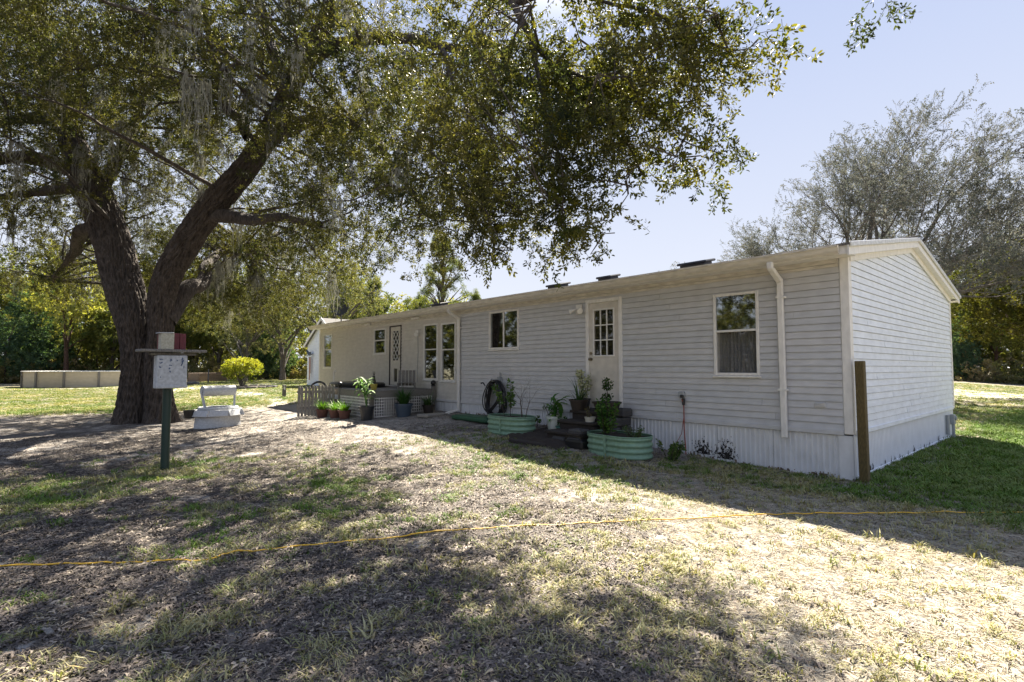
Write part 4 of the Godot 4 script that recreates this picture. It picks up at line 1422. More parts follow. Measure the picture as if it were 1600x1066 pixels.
func build_background():
	var big: Array = []
	var mid: Array = []
	var need: Array = []
	for k in 3: big.append(sprig_mesh(34, 0.17, 0.085, 0.8, 0.2, 0.008))
	for k in 3: mid.append(sprig_mesh(34, 0.10, 0.05, 0.55, 0.2, 0.006))
	for k in 2:
		var mb := MB.new()
		for j in 60:
			var b := rdir() * 0.16
			var d := (rdir() + Vector3(0, 0.4, -0.3)).normalized()
			var q := rnd(0.7, 1.25)
			mb.col = Color(q, q, q)
			mb.leaf(b, d, d.cross(rdir()).normalized(), rnd(0.22, 0.4), 0.028, 0.3)
		need.append(mb.mesh())
	var far := "trees at the edge of the woods"
	# sparse grey oak beyond the roof, its bare limbs showing
	var g := thing("grey_oak", "sparse grey oak with haze toned leaves and bare spreading limbs behind the roof at right", "tree", Vector3(-5.4, 0, -20.6))
	var gm := MB.new()
	var tips: Array = []
	gm.tube(PackedVector3Array([Vector3(0, -0.2, 0), Vector3(0.1, 1.6, 0), Vector3(0, 3.2, 0.1)]), PackedFloat32Array([0.5, 0.42, 0.4]), 12)
	part("trunk", gm, M.bark_grey, g)
	gm = MB.new()
	var gdirs := [[-1.0, 0.55, -0.75], [-0.55, 0.95, -0.45], [-0.2, 1.1, 0.2], [0.25, 1.0, -0.35], [0.55, 0.9, 0.45], [0.9, 0.55, 0.6], [-0.8, 0.75, 0.4], [0.5, 0.6, -0.9], [0.15, 1.1, 0.55], [0.75, 0.35, 0.95], [-1.0, 0.3, -1.0]]
	for q in gdirs:
		branch(gm, tips, Vector3(0, rnd(2.4, 3.2), 0.1), Vector3(q[0], q[1], q[2]).normalized(), rnd(3.4, 4.1), 0.28, 4)
	part("limbs", gm, M.bark_grey, g)
	var gx: Array = []
	var gc := PackedColorArray()
	for t in tips:
		for k in 3:
			if rng.randf() < 0.7:
				gx.append(Transform3D(basis_dir(t[1] + rdir() * 0.7, rnd(0, TAU), rnd(0.6, 1.1)), t[0] + rdir() * 0.2))
				gc.append(Color(0.085, 0.10, 0.085).lerp(Color(0.20, 0.20, 0.175), rng.randf()))  # grey leaf tone, with bluish haze put into the colour
	print("grey oak tips ", tips.size(), " sprigs ", gx.size())
	many("crown", sprig_mesh(15, 0.08, 0.036, 0.42, 0.1, 0.004), M.leaf_grey_haze, gx, gc, g)
	# dark oak beyond the gable
	var d := thing("dark_oak", "dense dark oak beyond the white gable at the right edge", "tree", Vector3(1.2, 0, -30.5))
	make_tree(d, [[0, 6.2, 0, 4.2, 2.6], [-3.2, 5.2, 1.2, 2.6, 1.9], [3.0, 5.6, -1.0, 3.2, 2.2], [0.5, 8.0, 0.5, 3.0, 1.8], [-1.5, 4.0, 2.0, 2.4, 1.3], [4.2, 4.2, 1.0, 2.4, 1.6], [-4.6, 6.4, -1.5, 1.8, 1.3]], Color(0.04, 0.055, 0.022), Color(0.12, 0.115, 0.035), mid, 16.0, 0.36, M.bark_far, 7.0, 0.4, -0.02)
	# prototypes of the woods' edge
	var ta := thing("broadleaf_tree", "rounded dark green tree with low boughs, left of the pale leaning trunk", "tree", Vector3(-66.5, 0, 2.9), 0.0, far)
	make_tree(ta, [[0, 5.5, 0, 3.0, 2.3], [-2.0, 4.2, 0.6, 2.0, 1.5], [2.1, 4.6, -0.6, 2.2, 1.6], [0.3, 7.8, 0, 2.1, 1.6], [-1.0, 2.8, -1.0, 1.6, 1.0]], Color(0.085, 0.12, 0.045), Color(0.28, 0.28, 0.09), big, 9.0, 0.22, M.bark_far, 8.0)
	var tb := thing("pale_tree", "pale yellow green open tree behind the pool", "tree", Vector3(-67.5, 0, 2.0), 0.0, far)
	make_tree(tb, [[0, 6.6, 0, 2.6, 2.0], [-1.6, 5.0, 0.6, 1.7, 1.2], [1.8, 5.4, -0.6, 1.8, 1.3], [0.2, 8.6, 0, 1.6, 1.3], [0.6, 3.4, 0.6, 1.2, 0.8]], Color(0.20, 0.23, 0.09), Color(0.45, 0.43, 0.14), big, 6.5, 0.17, M.bark_red, 9.0)
	var tc := thing("cedar_tree", "dark blue green cedar with boughs sweeping to the ground at the left edge", "tree", Vector3(-70.0, 0, 9.2), 0.0, far)
	make_tree(tc, [[0, 3.0, 0, 3.2, 2.4], [0.3, 5.6, 0, 2.7, 2.2], [0.0, 8.0, 0, 1.9, 1.9], [0.1, 9.6, 0, 0.9, 1.0], [-1.8, 2.0, 1.2, 1.8, 1.4], [2.0, 2.2, -1.0, 1.9, 1.5]], Color(0.05, 0.10, 0.075), Color(0.15, 0.225, 0.14), big, 9.0, 0.24, M.bark_far, 9.0)
	var td := thing("mossy_oak", "grey green mossy oak with bare leaning limbs left of the white shed", "tree", Vector3(-46.5, 0, -4.6), 0.0, far)
	make_tree(td, [[0, 6.4, 0, 2.8, 1.9], [-2.4, 5.4, 0.6, 2.0, 1.4], [2.4, 5.8, -0.6, 2.2, 1.5], [0.6, 8.4, 0, 2.0, 1.4], [1.8, 3.6, 1.2, 1.6, 1.0], [-1.2, 3.2, -1.0, 1.4, 0.9]], Color(0.10, 0.12, 0.075), Color(0.22, 0.22, 0.14), mid, 12.0, 0.26, M.bark_grey, 8.4, 1.2, 0.03)
	var te := thing("pine_tree", "tall open pine rising above the roof near the dish", "tree", Vector3(-36.5, 0, -17.8), 0.0, "pines above the roof")
	var pb: Array = []
	for k in 46:
		var a := k * 2.4
		var y := 4.4 + k * 0.185
		var r := (1.0 - pow(float(k) / 48.0, 1.5)) * rnd(1.4, 3.0) + 0.15
		pb.append([cos(a) * r, y + 0.12 * r, sin(a) * r, rnd(0.45, 0.75), rnd(0.2, 0.34)])
	pb.append([0, 13.0, 0, 0.7, 0.7])
	make_tree(te, pb, Color(0.07, 0.10, 0.04), Color(0.17, 0.19, 0.07), need, 17.0, 0.20, M.bark_far, 13.0, 0.2, -0.2)
	again(ta, "dark rounded tree right of the big oak trunk behind the timber trough", Vector3(-68.8, 0, -1.9), 1.48, Vector3(1.10, 1.33, 1.08))
	again(ta, "dark green tree above the timber trough", Vector3(-69.0, 0, -4.7), 3.74, Vector3(1.23, 1.47, 1.13))
	again(ta, "dark bushy tree directly behind the yellow shrub", Vector3(-62.3, 0, -6.2), 0.08, Vector3(1.09, 1.26, 1.00))
	again(tc, "dark blue green cedar between the yellow shrub and the shed", Vector3(-54.6, 0, -8.8), 1.45, Vector3(0.76, 0.87, 0.71))
	again(ta, "dense dark tree just right of the yellow shrub", Vector3(-59.2, 0, -8.2), 5.19, Vector3(1.03, 1.26, 1.05))
	again(tb, "pale tall tree half hidden behind the dark trees right of the oak trunk", Vector3(-72.0, 0, -7.4), 0.93, Vector3(1.29, 1.54, 1.33))
	again(td, "small grey green tree beside the blue green cedar", Vector3(-49.5, 0, -8.5), 3.24, Vector3(0.95, 1.12, 0.94))
	again(td, "mossy grey oak whose crown shows above the shed roof and dish", Vector3(-44.6, 0, -11.0), 0.40, Vector3(1.19, 1.40, 1.16))
	again(td, "thin grey oak above the roof right of the dish", Vector3(-51.0, 0, -15.9), 1.87, Vector3(1.02, 1.33, 1.15))
	again(tb, "slender reddish trunked tree behind the second pool panel", Vector3(-65.9, 0, 6.8), 2.93, Vector3(1.24, 1.47, 1.28))
	again(tb, "bright yellow green small tree close to the oak trunk over the pool end", Vector3(-73.2, 0, 3.0), 4.43, Vector3(0.97, 1.12, 0.91))
	again(tb, "pale tree seen past the left edge of the oak trunk", Vector3(-76.2, 0, 0.4), 4.97, Vector3(1.25, 1.54, 1.34))
	again(ta, "dark tree behind the blue green cedar at far left", Vector3(-80.2, 0, 10.9), 5.45, Vector3(1.19, 1.54, 1.20))
	again(tc, "second blue green cedar behind the reddish trunk", Vector3(-79.7, 0, 7.4), 1.35, Vector3(1.11, 1.26, 1.02))
	again(td, "greyish bare looking tree between the pale trees and the oak trunk", Vector3(-69.3, 0, 1.6), 2.39, Vector3(0.90, 1.12, 0.93))
	again(te, "paired thin pine just right of the dish above the roof", Vector3(-45.6, 0, -15.9), 3.62, Vector3(0.85, 0.78, 0.82))
	again(te, "short pine right beside the paired thin pine", Vector3(-46.8, 0, -17.6), 5.76, Vector3(0.67, 0.62, 0.68))
	again(te, "small yellow green pine right of the tall open pine", Vector3(-37.3, 0, -22.2), 4.16, Vector3(0.64, 0.66, 0.71))
	again(te, "tiny dark pine top over the roof, left of the middle roof vent", Vector3(-43.7, 0, -30.1), 5.98, Vector3(0.67, 0.62, 0.64))
	again(te, "bushy pine top just left of the second roof vent", Vector3(-35.0, 0, -27.8), 4.43, Vector3(0.51, 0.52, 0.56))
	again(te, "thin pine top touching the hanging oak leaves", Vector3(-38.1, 0, -33.4), 3.56, Vector3(0.71, 0.72, 0.69))
	again(te, "faint pine left of the tall open pine", Vector3(-46.0, 0, -21.5), 5.29, Vector3(0.77, 0.70, 0.67))
	again(ta, "dark green tree right of the gable across the sandy drive", Vector3(-6.3, 0, -60.1), 4.96, Vector3(0.96, 1.19, 0.93))
	again(tb, "yellow green tree across the sandy drive", Vector3(-4.5, 0, -59.1), 1.82, Vector3(1.02, 1.19, 1.03))
	again(tb, "pale tree at the right edge across the sandy drive", Vector3(-3.1, 0, -66.7), 0.27, Vector3(1.16, 1.40, 1.08))
	again(tc, "small dark cedar at the gable edge across the drive", Vector3(-6.7, 0, -56.7), 4.45, Vector3(0.47, 0.59, 0.50))
	again(ta, "tall dark tree behind the yellow green trees at right", Vector3(-4.9, 0, -76.7), 1.92, Vector3(1.24, 1.61, 1.34))
	# leaning bare sapling
	var sp := MB.new()
	sp.tube(PackedVector3Array([Vector3(0, -0.1, 0), Vector3(0.2, 1.9, -1.1), Vector3(0.5, 4.2, -3.0), Vector3(0.7, 5.4, -3.9)]), PackedFloat32Array([0.13, 0.11, 0.08, 0.03]), 8)
	sp.tube(PackedVector3Array([Vector3(0.2, 1.9, -1.1), Vector3(0.3, 2.9, -1.2), Vector3(0.3, 3.8, -1.7)]), PackedFloat32Array([0.07, 0.05, 0.02]), 6)
	single("leaning_trunk", "thin bare trunk leaning to the right above the pool", "tree", sp, M.bark_far, "", Vector3(-64.0, 0, 2.6))
	# undergrowth and deeper woods
	var under: Array = []
	var uc := PackedColorArray()
	var woods: Array = []
	var wc := PackedColorArray()
	var arcs := [[-78.0, 34.0, -70.0, 16.0], [-70.0, 16.0, -66.0, 2.0], [-66.0, 2.0, -58.0, -8.0], [-58.0, -8.0, -46.0, -20.0], [-46.0, -20.0, -30.0, -52.0], [-30.0, -52.0, 0.0, -56.0], [0.0, -56.0, 34.0, -44.0]]
	for s in arcs:
		var a := Vector2(s[0], s[1])
		var b := Vector2(s[2], s[3])
		var nrm := Vector2(-(b - a).y, (b - a).x).normalized()
		if nrm.dot(a - Vector2(2, 8)) < 0: nrm = -nrm
		var n := int(a.distance_to(b) * 44.0)
		for k in n:
			var p := a.lerp(b, rng.randf()) + nrm * rnd(-1.0, 6.0)
			var hh := rnd(0.1, 1.0)
			hh = hh * hh * (1.8 + 1.8 * n1.get_noise_2d(p.x * 2.0, p.y * 2.0))
			under.append(Transform3D(basis_dir(rdir() + Vector3(0, 0.5, 0), rnd(0, TAU), rnd(0.8, 1.5)), Vector3(p.x, hh + 0.15, p.y)))
			var t := clampf(0.5 + n1.get_noise_2d(p.x * 1.6, p.y * 1.6) * 1.2 + rnd(-0.25, 0.25), 0, 1)
			uc.append(Color(0.11, 0.14, 0.06).lerp(Color(0.38, 0.31, 0.20), t))
		for k in int(a.distance_to(b) * (45.0 if s[0] < -60.0 else 80.0)):
			var p := a.lerp(b, rng.randf()) + nrm * rnd(5.0, 16.0)
			var top := 9.0 + 4.0 * n1.get_noise_2d(p.x * 0.9, p.y * 0.9)
			if s[0] < -60.0: top -= 3.0
			var y := top * pow(rng.randf(), 1.0)
			woods.append(Transform3D(basis_dir(rdir(), rnd(0, TAU), rnd(1.2, 2.2)), Vector3(p.x, y + 0.2, p.y)))
			var t2 := clampf(0.5 + n1.get_noise_2d(p.x * 1.2, p.y * 1.2 + y * 1.5) + rnd(-0.3, 0.3), 0, 1)
			wc.append(Color(0.10, 0.135, 0.07).lerp(Color(0.34, 0.33, 0.14), t2))
	# woods on the open side of the yard, seen mirrored in the window glass
	for k in 7000:
		var a := rnd(0.06, 1.45) * PI / 1.6
		var r := rnd(44.0, 58.0)
		var p := Vector2(2.0 - cos(a) * r, 8.0 + sin(a) * r)
		var y := (8.5 + 5.0 * n1.get_noise_2d(p.x, p.y)) * pow(rng.randf(), 0.8)
		woods.append(Transform3D(basis_dir(rdir(), rnd(0, TAU), rnd(1.6, 2.6)), Vector3(p.x, y + 0.2, p.y)))
		wc.append(Color(0.05, 0.065, 0.03).lerp(Color(0.16, 0.15, 0.06), rng.randf()))
	var u := many("undergrowth", big[0], M.leaf_far, under, uc, self)
	u.set_meta("label", "tangled undergrowth along the foot of the woods"); u.set_meta("category", "undergrowth")
	var w := many("woods", big[1], M.leaf_far, woods, wc, self)
	w.set_meta("label", "mass of woods behind the edge trees"); w.set_meta("category", "woods")
	# slender trunks inside the woods
	var tk := MB.new()
	for k in 90:
		var s: Array = arcs[rng.randi() % arcs.size()]
		var p := Vector2(s[0], s[1]).lerp(Vector2(s[2], s[3]), rng.randf())
		p += (p - Vector2(2, 8)).normalized() * rnd(0.5, 9.0)
		var h := rnd(4.0, 9.0)
		tk.tube(PackedVector3Array([Vector3(p.x, -0.1, p.y), Vector3(p.x + rnd(-0.5, 0.5), h * 0.5, p.y + rnd(-0.5, 0.5)), Vector3(p.x + rnd(-1, 1), h, p.y + rnd(-1, 1))]), PackedFloat32Array([rnd(0.06, 0.16), 0.07, 0.02]), 6)
	var tkn := part("woods_trunks", tk, M.bark_far, w)
	tkn.set_meta("kind", "stuff")

# ---------------------------------------------------------------- yard
func build_yard():
	# nest box post
	var sp := thing("sign_post", "dark green post with a stained white board box and two shelf boards, before the oak", "post", gp(-7.1, 6.97), 0.10)
	var mb := MB.new()
	mb.cyl(Vector3(-0.05, -0.1, 0), Vector3(-0.05, 1.80, 0), 0.058, 20)
	part("post", mb, M.green_post, sp)
	mb = MB.new()
	mb.box(Vector3(0.09, 1.485, 0), Vector3(0.17, 0.49, 0.40), Basis.IDENTITY, 0.01)
	var bx := part("board_box", mb, M.white_paint, sp)
	mb = MB.new()
	mb.box(Vector3(0.182, 1.262, 0), Vector3(0.012, 0.035, 0.41), Basis.IDENTITY, 0.003)
	part("bottom_trim", mb, M.white_paint, bx)
	mb = MB.new()
	for q in [[0.13, 1.66, 0.02, 0.06], [0.06, 1.65, 0.012, 0.02], [0.125, 1.60, 0.018, 0.04], [-0.02, 1.66, 0.018, 0.03], [-0.03, 1.585, 0.028, 0.018], [-0.035, 1.535, 0.022, 0.018], [-0.03, 1.49, 0.015, 0.018], [-0.15, 1.67, 0.03, 0.012], [-0.15, 1.615, 0.03, 0.02], [-0.16, 1.555, 0.02, 0.022], [-0.15, 1.41, 0.012, 0.014], [0.15, 1.55, 0.008, 0.03]]:
		# dark flecks where the paint has gone: thin ragged patches
		for k in 5:
			mb.box(Vector3(0.1765, q[1] + rnd(-q[3], q[3]) * 0.5, -q[0] + rnd(-q[2], q[2]) * 0.5), Vector3(0.002, q[3] * rnd(0.4, 1.0), q[2] * rnd(0.4, 1.0)), Basis(Vector3.RIGHT, rnd(-0.5, 0.5)))
	part("flaked_paint", mb, mat(lin(0.10, 0.13, 0.22), 0.8), bx)
	mb = MB.new()
	mb.box(Vector3(0.05, 1.80, -0.02), Vector3(0.32, 0.04, 0.86), Basis(Vector3.UP, 0.03), 0.006)
	part("shelf_board", mb, M.wood_grey, sp)
	mb = MB.new()
	mb.box(Vector3(0.06, 1.752, -0.03), Vector3(0.12, 0.035, 0.62), Basis(Vector3.UP, 0.05), 0.006)
	part("shelf_board", mb, M.wood_grey, sp)
	var box1 := thing("nest_box", "cream wooden box standing on the shelf of the green post", "box", gp(-7.0, 7.03, 1.822), 0.10)
	mb = MB.new()
	mb.box(Vector3(0, 0.12, 0), Vector3(0.15, 0.24, 0.17), Basis.IDENTITY, 0.006)
	part("box_body", mb, M.cream_box, box1)
	mb = MB.new()
	mb.box(Vector3(0.0, 0.246, 0.02), Vector3(0.165, 0.012, 0.20), Basis(Vector3.RIGHT, 0.05), 0.003)
	part("lid", mb, M.white_paint, box1)
	var box2 := thing("nest_box", "dark red wooden box behind the cream one on the post shelf", "box", gp(-7.19, 6.93, 1.822), 0.10)
	for k in 4:
		mb = MB.new()
		mb.box(Vector3(0.05, 0.125, -0.135 + k * 0.09), Vector3(0.018, 0.25 + rnd(-0.006, 0.008), 0.086), Basis.IDENTITY, 0.004)
		part("board", mb, M.red_wood, box2)
	mb = MB.new()
	mb.box(Vector3(-0.03, 0.12, 0), Vector3(0.13, 0.235, 0.34), Basis.IDENTITY, 0.005)
	part("box_body", mb, M.red_wood, box2)
	# wishing well
	var wl := thing("wishing_well", "white wooden wishing well planter with a roller on two arms, beside the oak", "wishing well", gp(-13.0, 4.95), 0.22)
	mb = MB.new()
	mb.lathe(PackedVector2Array([Vector2(0.60, -0.03), Vector2(0.56, 0.30), Vector2(0.50, 0.30), Vector2(0.50, 0.0)]), 8, Vector3.ZERO, 0.8, 1.0)
	part("base", mb, M.white_paint, wl)
	for k in 8:
		var a := TAU * (k + 0.5) / 8
		mb = MB.new()
		mb.box(Vector3(cos(a) * 0.47, 0.37, sin(a) * 0.56), Vector3(0.05, 0.17, 0.45), Basis(Vector3.UP, -a) * Basis(Vector3(0, 0, 1), 0.42), 0.008)
		part("side_board", mb, M.white_paint, wl)
	mb = MB.new()
	mb.lathe(PackedVector2Array([Vector2(0.50, 0.43), Vector2(0.52, 0.48), Vector2(0.50, 0.52), Vector2(0.38, 0.52), Vector2(0.36, 0.44)]), 8, Vector3.ZERO, 0.8, 1.0)
	part("rim", mb, M.white_paint, wl)
	mb = MB.new()
	mb.lathe(PackedVector2Array([Vector2(0.45, 0.42), Vector2(0.0, 0.44)]), 8, Vector3.ZERO, 0.8, 1.0)
	part("soil", mb, M.soil, wl)
	for s in [-1.0, 1.0]:
		mb = MB.new()
		mb.beam(Vector3(0.12, 0.30, s * 0.34), Vector3(-0.02, 0.90, s * 0.42), 0.05, 0.05, 0.006)
		part("arm", mb, M.white_paint, wl)
	mb = MB.new()
	mb.cyl(Vector3(-0.02, 0.93, -0.40), Vector3(-0.02, 0.93, 0.40), 0.135, 18)
	mb.cyl(Vector3(-0.02, 0.93, -0.43), Vector3(-0.02, 0.93, 0.43), 0.04, 10)
	part("roller", mb, M.white_paint, wl)
	mb = MB.new()
	mb.lathe(PackedVector2Array([Vector2(0.0, 0.28), Vector2(0.11, 0.28), Vector2(0.14, 0.48), Vector2(0.12, 0.48), Vector2(0.10, 0.30)]), 14, Vector3(0.05, 0.0, 0.66))
	single("bucket", "small black bucket on the left side of the wishing well", "bucket", mb, M.black, "", gp(-13.0, 4.95, -0.02))
	# pool
	var pc := Vector3(-54.90, 0.02, 4.80)
	var R := 4.8
	var pl := thing("swimming_pool", "round above ground pool with pale tan panels and dark uprights, left behind the oak", "pool", pc)
	var n := 14
	for k in n:
		var a0 := TAU * (k + 0.12) / n
		var pm := MB.new()
		for j in 6:
			var a := a0 + TAU / n * j / 6.0
			var b := a0 + TAU / n * (j + 1) / 6.0
			pm.quad(Vector3(cos(a) * R, 0, sin(a) * R), Vector3(cos(b) * R, 0, sin(b) * R), Vector3(cos(b) * R, 1.2, sin(b) * R), Vector3(cos(a) * R, 1.2, sin(a) * R), Vector3(cos(a), 0, sin(a)))
			pm.quad(Vector3(cos(a) * (R - 0.03), 0, sin(a) * (R - 0.03)), Vector3(cos(b) * (R - 0.03), 0, sin(b) * (R - 0.03)), Vector3(cos(b) * (R - 0.03), 1.2, sin(b) * (R - 0.03)), Vector3(cos(a) * (R - 0.03), 1.2, sin(a) * (R - 0.03)), Vector3(-cos(a), 0, -sin(a)))
		part("panel", pm, M.pool, pl)
		pm = MB.new()
		pm.box(Vector3(cos(a0) * (R + 0.05), 0.60, sin(a0) * (R + 0.05)), Vector3(0.11, 1.20, 0.15), Basis(Vector3.UP, -a0), 0.015)
		part("upright", pm, M.pool_frame, pl)
		pm = MB.new()
		for j in 4:
			var a := a0 + TAU / n * j / 4.0
			var b := a0 + TAU / n * (j + 1) / 4.0 - 0.002
			pm.beam(Vector3(cos(a) * R, 1.23, sin(a) * R), Vector3(cos(b) * R, 1.23, sin(b) * R), 0.19, 0.05, 0.012)
		part("top_rail", pm, M.pool_rail, pl)
	var wm := MB.new()
	wm.lathe(PackedVector2Array([Vector2(R - 0.05, 1.02), Vector2(0.0, 1.02)]), 40)
	part("water", wm, M.water, pl)
	# timber trough beyond the shrub
	var tr := thing("timber_trough", "long low weathered timber trough left of the yellow shrub", "trough", gp(-49.6, -2.4), -0.85)
	for k in 3:
		for s in [-1.0, 1.0]:
			mb = MB.new()
			mb.box(Vector3(rnd(-0.05, 0.05), 0.14 + k * 0.245, s * 0.5), Vector3(3.5, 0.235, 0.07), Basis.IDENTITY, 0.012)
			part("board", mb, M.bed, tr)
	for s in [-1.0, 1.0]:
		mb = MB.new()
		mb.box(Vector3(s * 1.70, 0.38, 0), Vector3(0.07, 0.72, 0.92), Basis.IDENTITY, 0.012)
		part("end_board", mb, M.bed, tr)
	mb = MB.new()
	mb.box(Vector3(0, 0.62, 0), Vector3(3.3, 0.04, 0.90))
	part("soil", mb, M.soil, tr)
	mb = MB.new()
	mb.box(Vector3(0, 0.52, 0), Vector3(0.09, 1.1, 0.09), Basis.IDENTITY, 0.01)
	single("stake", "short dark stake standing in front of the timber trough", "post", mb, M.iron, "", gp(-45.6, -1.6))
	mb = MB.new()
	for k in 14:
		var a := k * TAU / 14
		mb.box(Vector3(cos(a) * 1.0, 0.08, sin(a) * 0.8), Vector3(0.3, 0.22, 0.42), Basis(Vector3.UP, -a), 0.03)
	single("stone_ring", "low ring of stones by the timber trough", "fire ring", mb, M.stone, "", gp(-42.5, 0.6))
	# yellow shrub in its stone edged bed
	var sh := thing("yellow_shrub", "bright yellow green shrub in a round bed on the lawn", "shrub", gp(-31.9, -0.54))
	mb = MB.new()
	for k in 16:
		var q := Vector3(rnd(-0.9, 0.9), rnd(0.9, 1.5), rnd(-0.9, 0.9))
		mb.tube(PackedVector3Array([Vector3(rnd(-0.15, 0.15), -0.05, rnd(-0.15, 0.15)), q * Vector3(0.4, 0.5, 0.4), q]), PackedFloat32Array([0.03, 0.02, 0.008]), 5, false)
	part("stems", mb, M.bark_grey, sh)
	var sx: Array = []
	var sc := PackedColorArray()
	for k in 620:
		var d := rdir() * pow(rng.randf(), 0.3)
		var p := Vector3(d.x * (1.0 + 0.7 * n1.get_noise_3d(d.x * 14.0, d.y * 14.0, d.z * 14.0)), 1.05 + d.y * 0.56, d.z * 1.0)
		if d.y < -0.35 and rng.randf() < 0.7: continue
		sx.append(Transform3D(basis_dir(d + Vector3(0, 0.5, 0) + rdir() * 0.4, rnd(0, TAU), rnd(0.7, 1.1)), p))
		sc.append(Color(0.12, 0.18, 0.03).lerp(Color(0.42, 0.42, 0.08), clampf(0.6 + d.y * 0.6 + rnd(-0.3, 0.3), 0, 1)))
	many("foliage", sprig_mesh(18, 0.09, 0.045, 0.28, 0.0, 0.004), M.leaf, sx, sc, sh)
	mb = MB.new()
	mb.lathe(PackedVector2Array([Vector2(1.9, 0.0), Vector2(1.7, 0.06), Vector2(0.0, 0.12)]), 20)
	part("bed_soil", mb, M.mulch, sh)
	for k in 20:
		var a := TAU * k / 20
		mb = MB.new()
		mb.box(Vector3(cos(a) * 1.85, 0.05, sin(a) * 1.85), Vector3(0.2, 0.14, rnd(0.35, 0.5)), Basis(Vector3.UP, -a + rnd(-0.1, 0.1)), 0.03)
		part("edging_stone", mb, M.stone, sh)
	# path bollard
	var bo := thing("path_light", "short dark bollard light beside the concrete walk", "bollard light", gp(-20.7, 0.75))
	mb = MB.new()
	mb.box(Vector3(0, 0.16, 0), Vector3(0.13, 0.36, 0.13), Basis.IDENTITY, 0.01)
	part("base", mb, M.iron, bo)
	mb = MB.new()
	for s in [[-1, -1], [1, -1], [1, 1], [-1, 1]]:
		mb.box(Vector3(s[0] * 0.052, 0.41, s[1] * 0.052), Vector3(0.018, 0.14, 0.018))
	mb.box(Vector3(0, 0.50, 0), Vector3(0.15, 0.04, 0.15), Basis.IDENTITY, 0.01)
	part("head", mb, M.iron, bo)
	mb = MB.new()
	mb.cyl(Vector3(0, 0.34, 0), Vector3(0, 0.48, 0), 0.035, 10)
	part("lamp", mb, M.white_paint, bo)
	shed()
	# satellite dish on the far roof end
	var ds := thing("satellite_dish", "dark satellite dish on a mast at the far end of the roof", "satellite dish", Vector3(-18.1, 3.25, -0.5), deg_to_rad(62))
	mb = MB.new()
	var pr := PackedVector2Array()
	for k in 9:
		var r := 0.36 * k / 8.0
		pr.append(Vector2(r, r * r * 0.55))
	for k in 9:
		var r := 0.36 * (8 - k) / 8.0
		pr.append(Vector2(r, r * r * 0.55 - 0.012))
	mb.lathe(pr, 28, Vector3.ZERO, 1.0, 1.1)
	var di := part("dish", mb, M.iron, ds)
	di.position = Vector3(0, 0.72, 0)
	di.rotation = Vector3(deg_to_rad(68), 0, deg_to_rad(10))
	mb = MB.new()
	mb.tube(PackedVector3Array([Vector3(0.05, 0, -0.1), Vector3(0.04, 0.4, -0.14), Vector3(0.0, 0.70, -0.06)]), PackedFloat32Array([0.025, 0.025, 0.025]), 8)
	part("mast", mb, M.iron, ds)
	mb = MB.new()
	mb.beam(Vector3(0, 0.42, 0.1), Vector3(0.03, 0.60, 0.52), 0.025, 0.025)
	mb.box(Vector3(0.03, 0.66, 0.54), Vector3(0.07, 0.09, 0.10), Basis.IDENTITY, 0.015)
	part("receiver_arm", mb, M.iron, ds)
	# corner post
	var cp := MB.new()
	cp.box(Vector3(0, 0.78, 0), Vector3(0.108, 1.72, 0.108), Basis(Vector3(0, 0, 1), 0.008), 0.008)
	single("corner_post", "square weathered timber post standing at the near corner of the house", "post", cp, M.wood_post, "", gp(0.135, 0.03))
	for k in 9:
		pass
	# cords
	var cd := MB.new()
	var raw := [[-5.2, 10.9], [-3.9, 9.35], [-3.36, 8.6], [-2.95, 8.02], [-2.62, 7.55], [-2.45, 7.35], [-2.49, 7.17], [-2.30, 6.72], [-2.0, 6.05], [-1.81, 5.51], [-1.55, 5.02], [-1.2, 4.55], [-0.8, 3.88], [-0.36, 3.2], [-0.05, 2.68], [0.5, 2.05], [1.15, 1.25], [1.73, 0.55], [2.6, -0.6], [3.6, -1.6]]
	var cpts := PackedVector3Array()
	var cr := PackedFloat32Array()
	for q in raw:
		cpts.append(Vector3(q[0], 0, q[1])); cr.append(0.0065)
	var rs := resample(cpts, cr, 0.045, 0.0)
	for k in rs[0].size():
		var p: Vector3 = rs[0][k]
		p.x += 0.05 * n1.get_noise_2d(p.x * 9.0, p.z * 9.0) + 0.02 * n1.get_noise_2d(p.x * 40.0, p.z * 40.0)
		p.z += 0.035 * n1.get_noise_2d(p.x * 14.0 + 50, p.z * 14.0)
		p.y = ground_b(p.x, p.z) + 0.016 + 0.012 * maxf(0.0, n2.get_noise_2d(p.x * 20.0, p.z * 20.0))
		rs[0][k] = p
	cd.tube(rs[0], rs[1], 7)
	single("extension_cord", "long yellow extension cord lying across the yard", "cord", cd, M.yellow_cord)
	# pale wood chip and a few sticks in the foreground
	var wc := MB.new()
	wc.box(Vector3.ZERO, Vector3(0.115, 0.012, 0.035), Basis(Vector3.UP, 0.15) * Basis(Vector3(0, 0, 1), 0.08), 0.004)
	wc.box(Vector3(-0.03, 0.004, 0.012), Vector3(0.06, 0.01, 0.024), Basis(Vector3.UP, 0.6), 0.003)
	single("wood_chip", "pale split wood chip on the ground in the near left corner", "wood chip", wc, M.wood_grey, "", gp(-1.77, 8.33, 0.022))
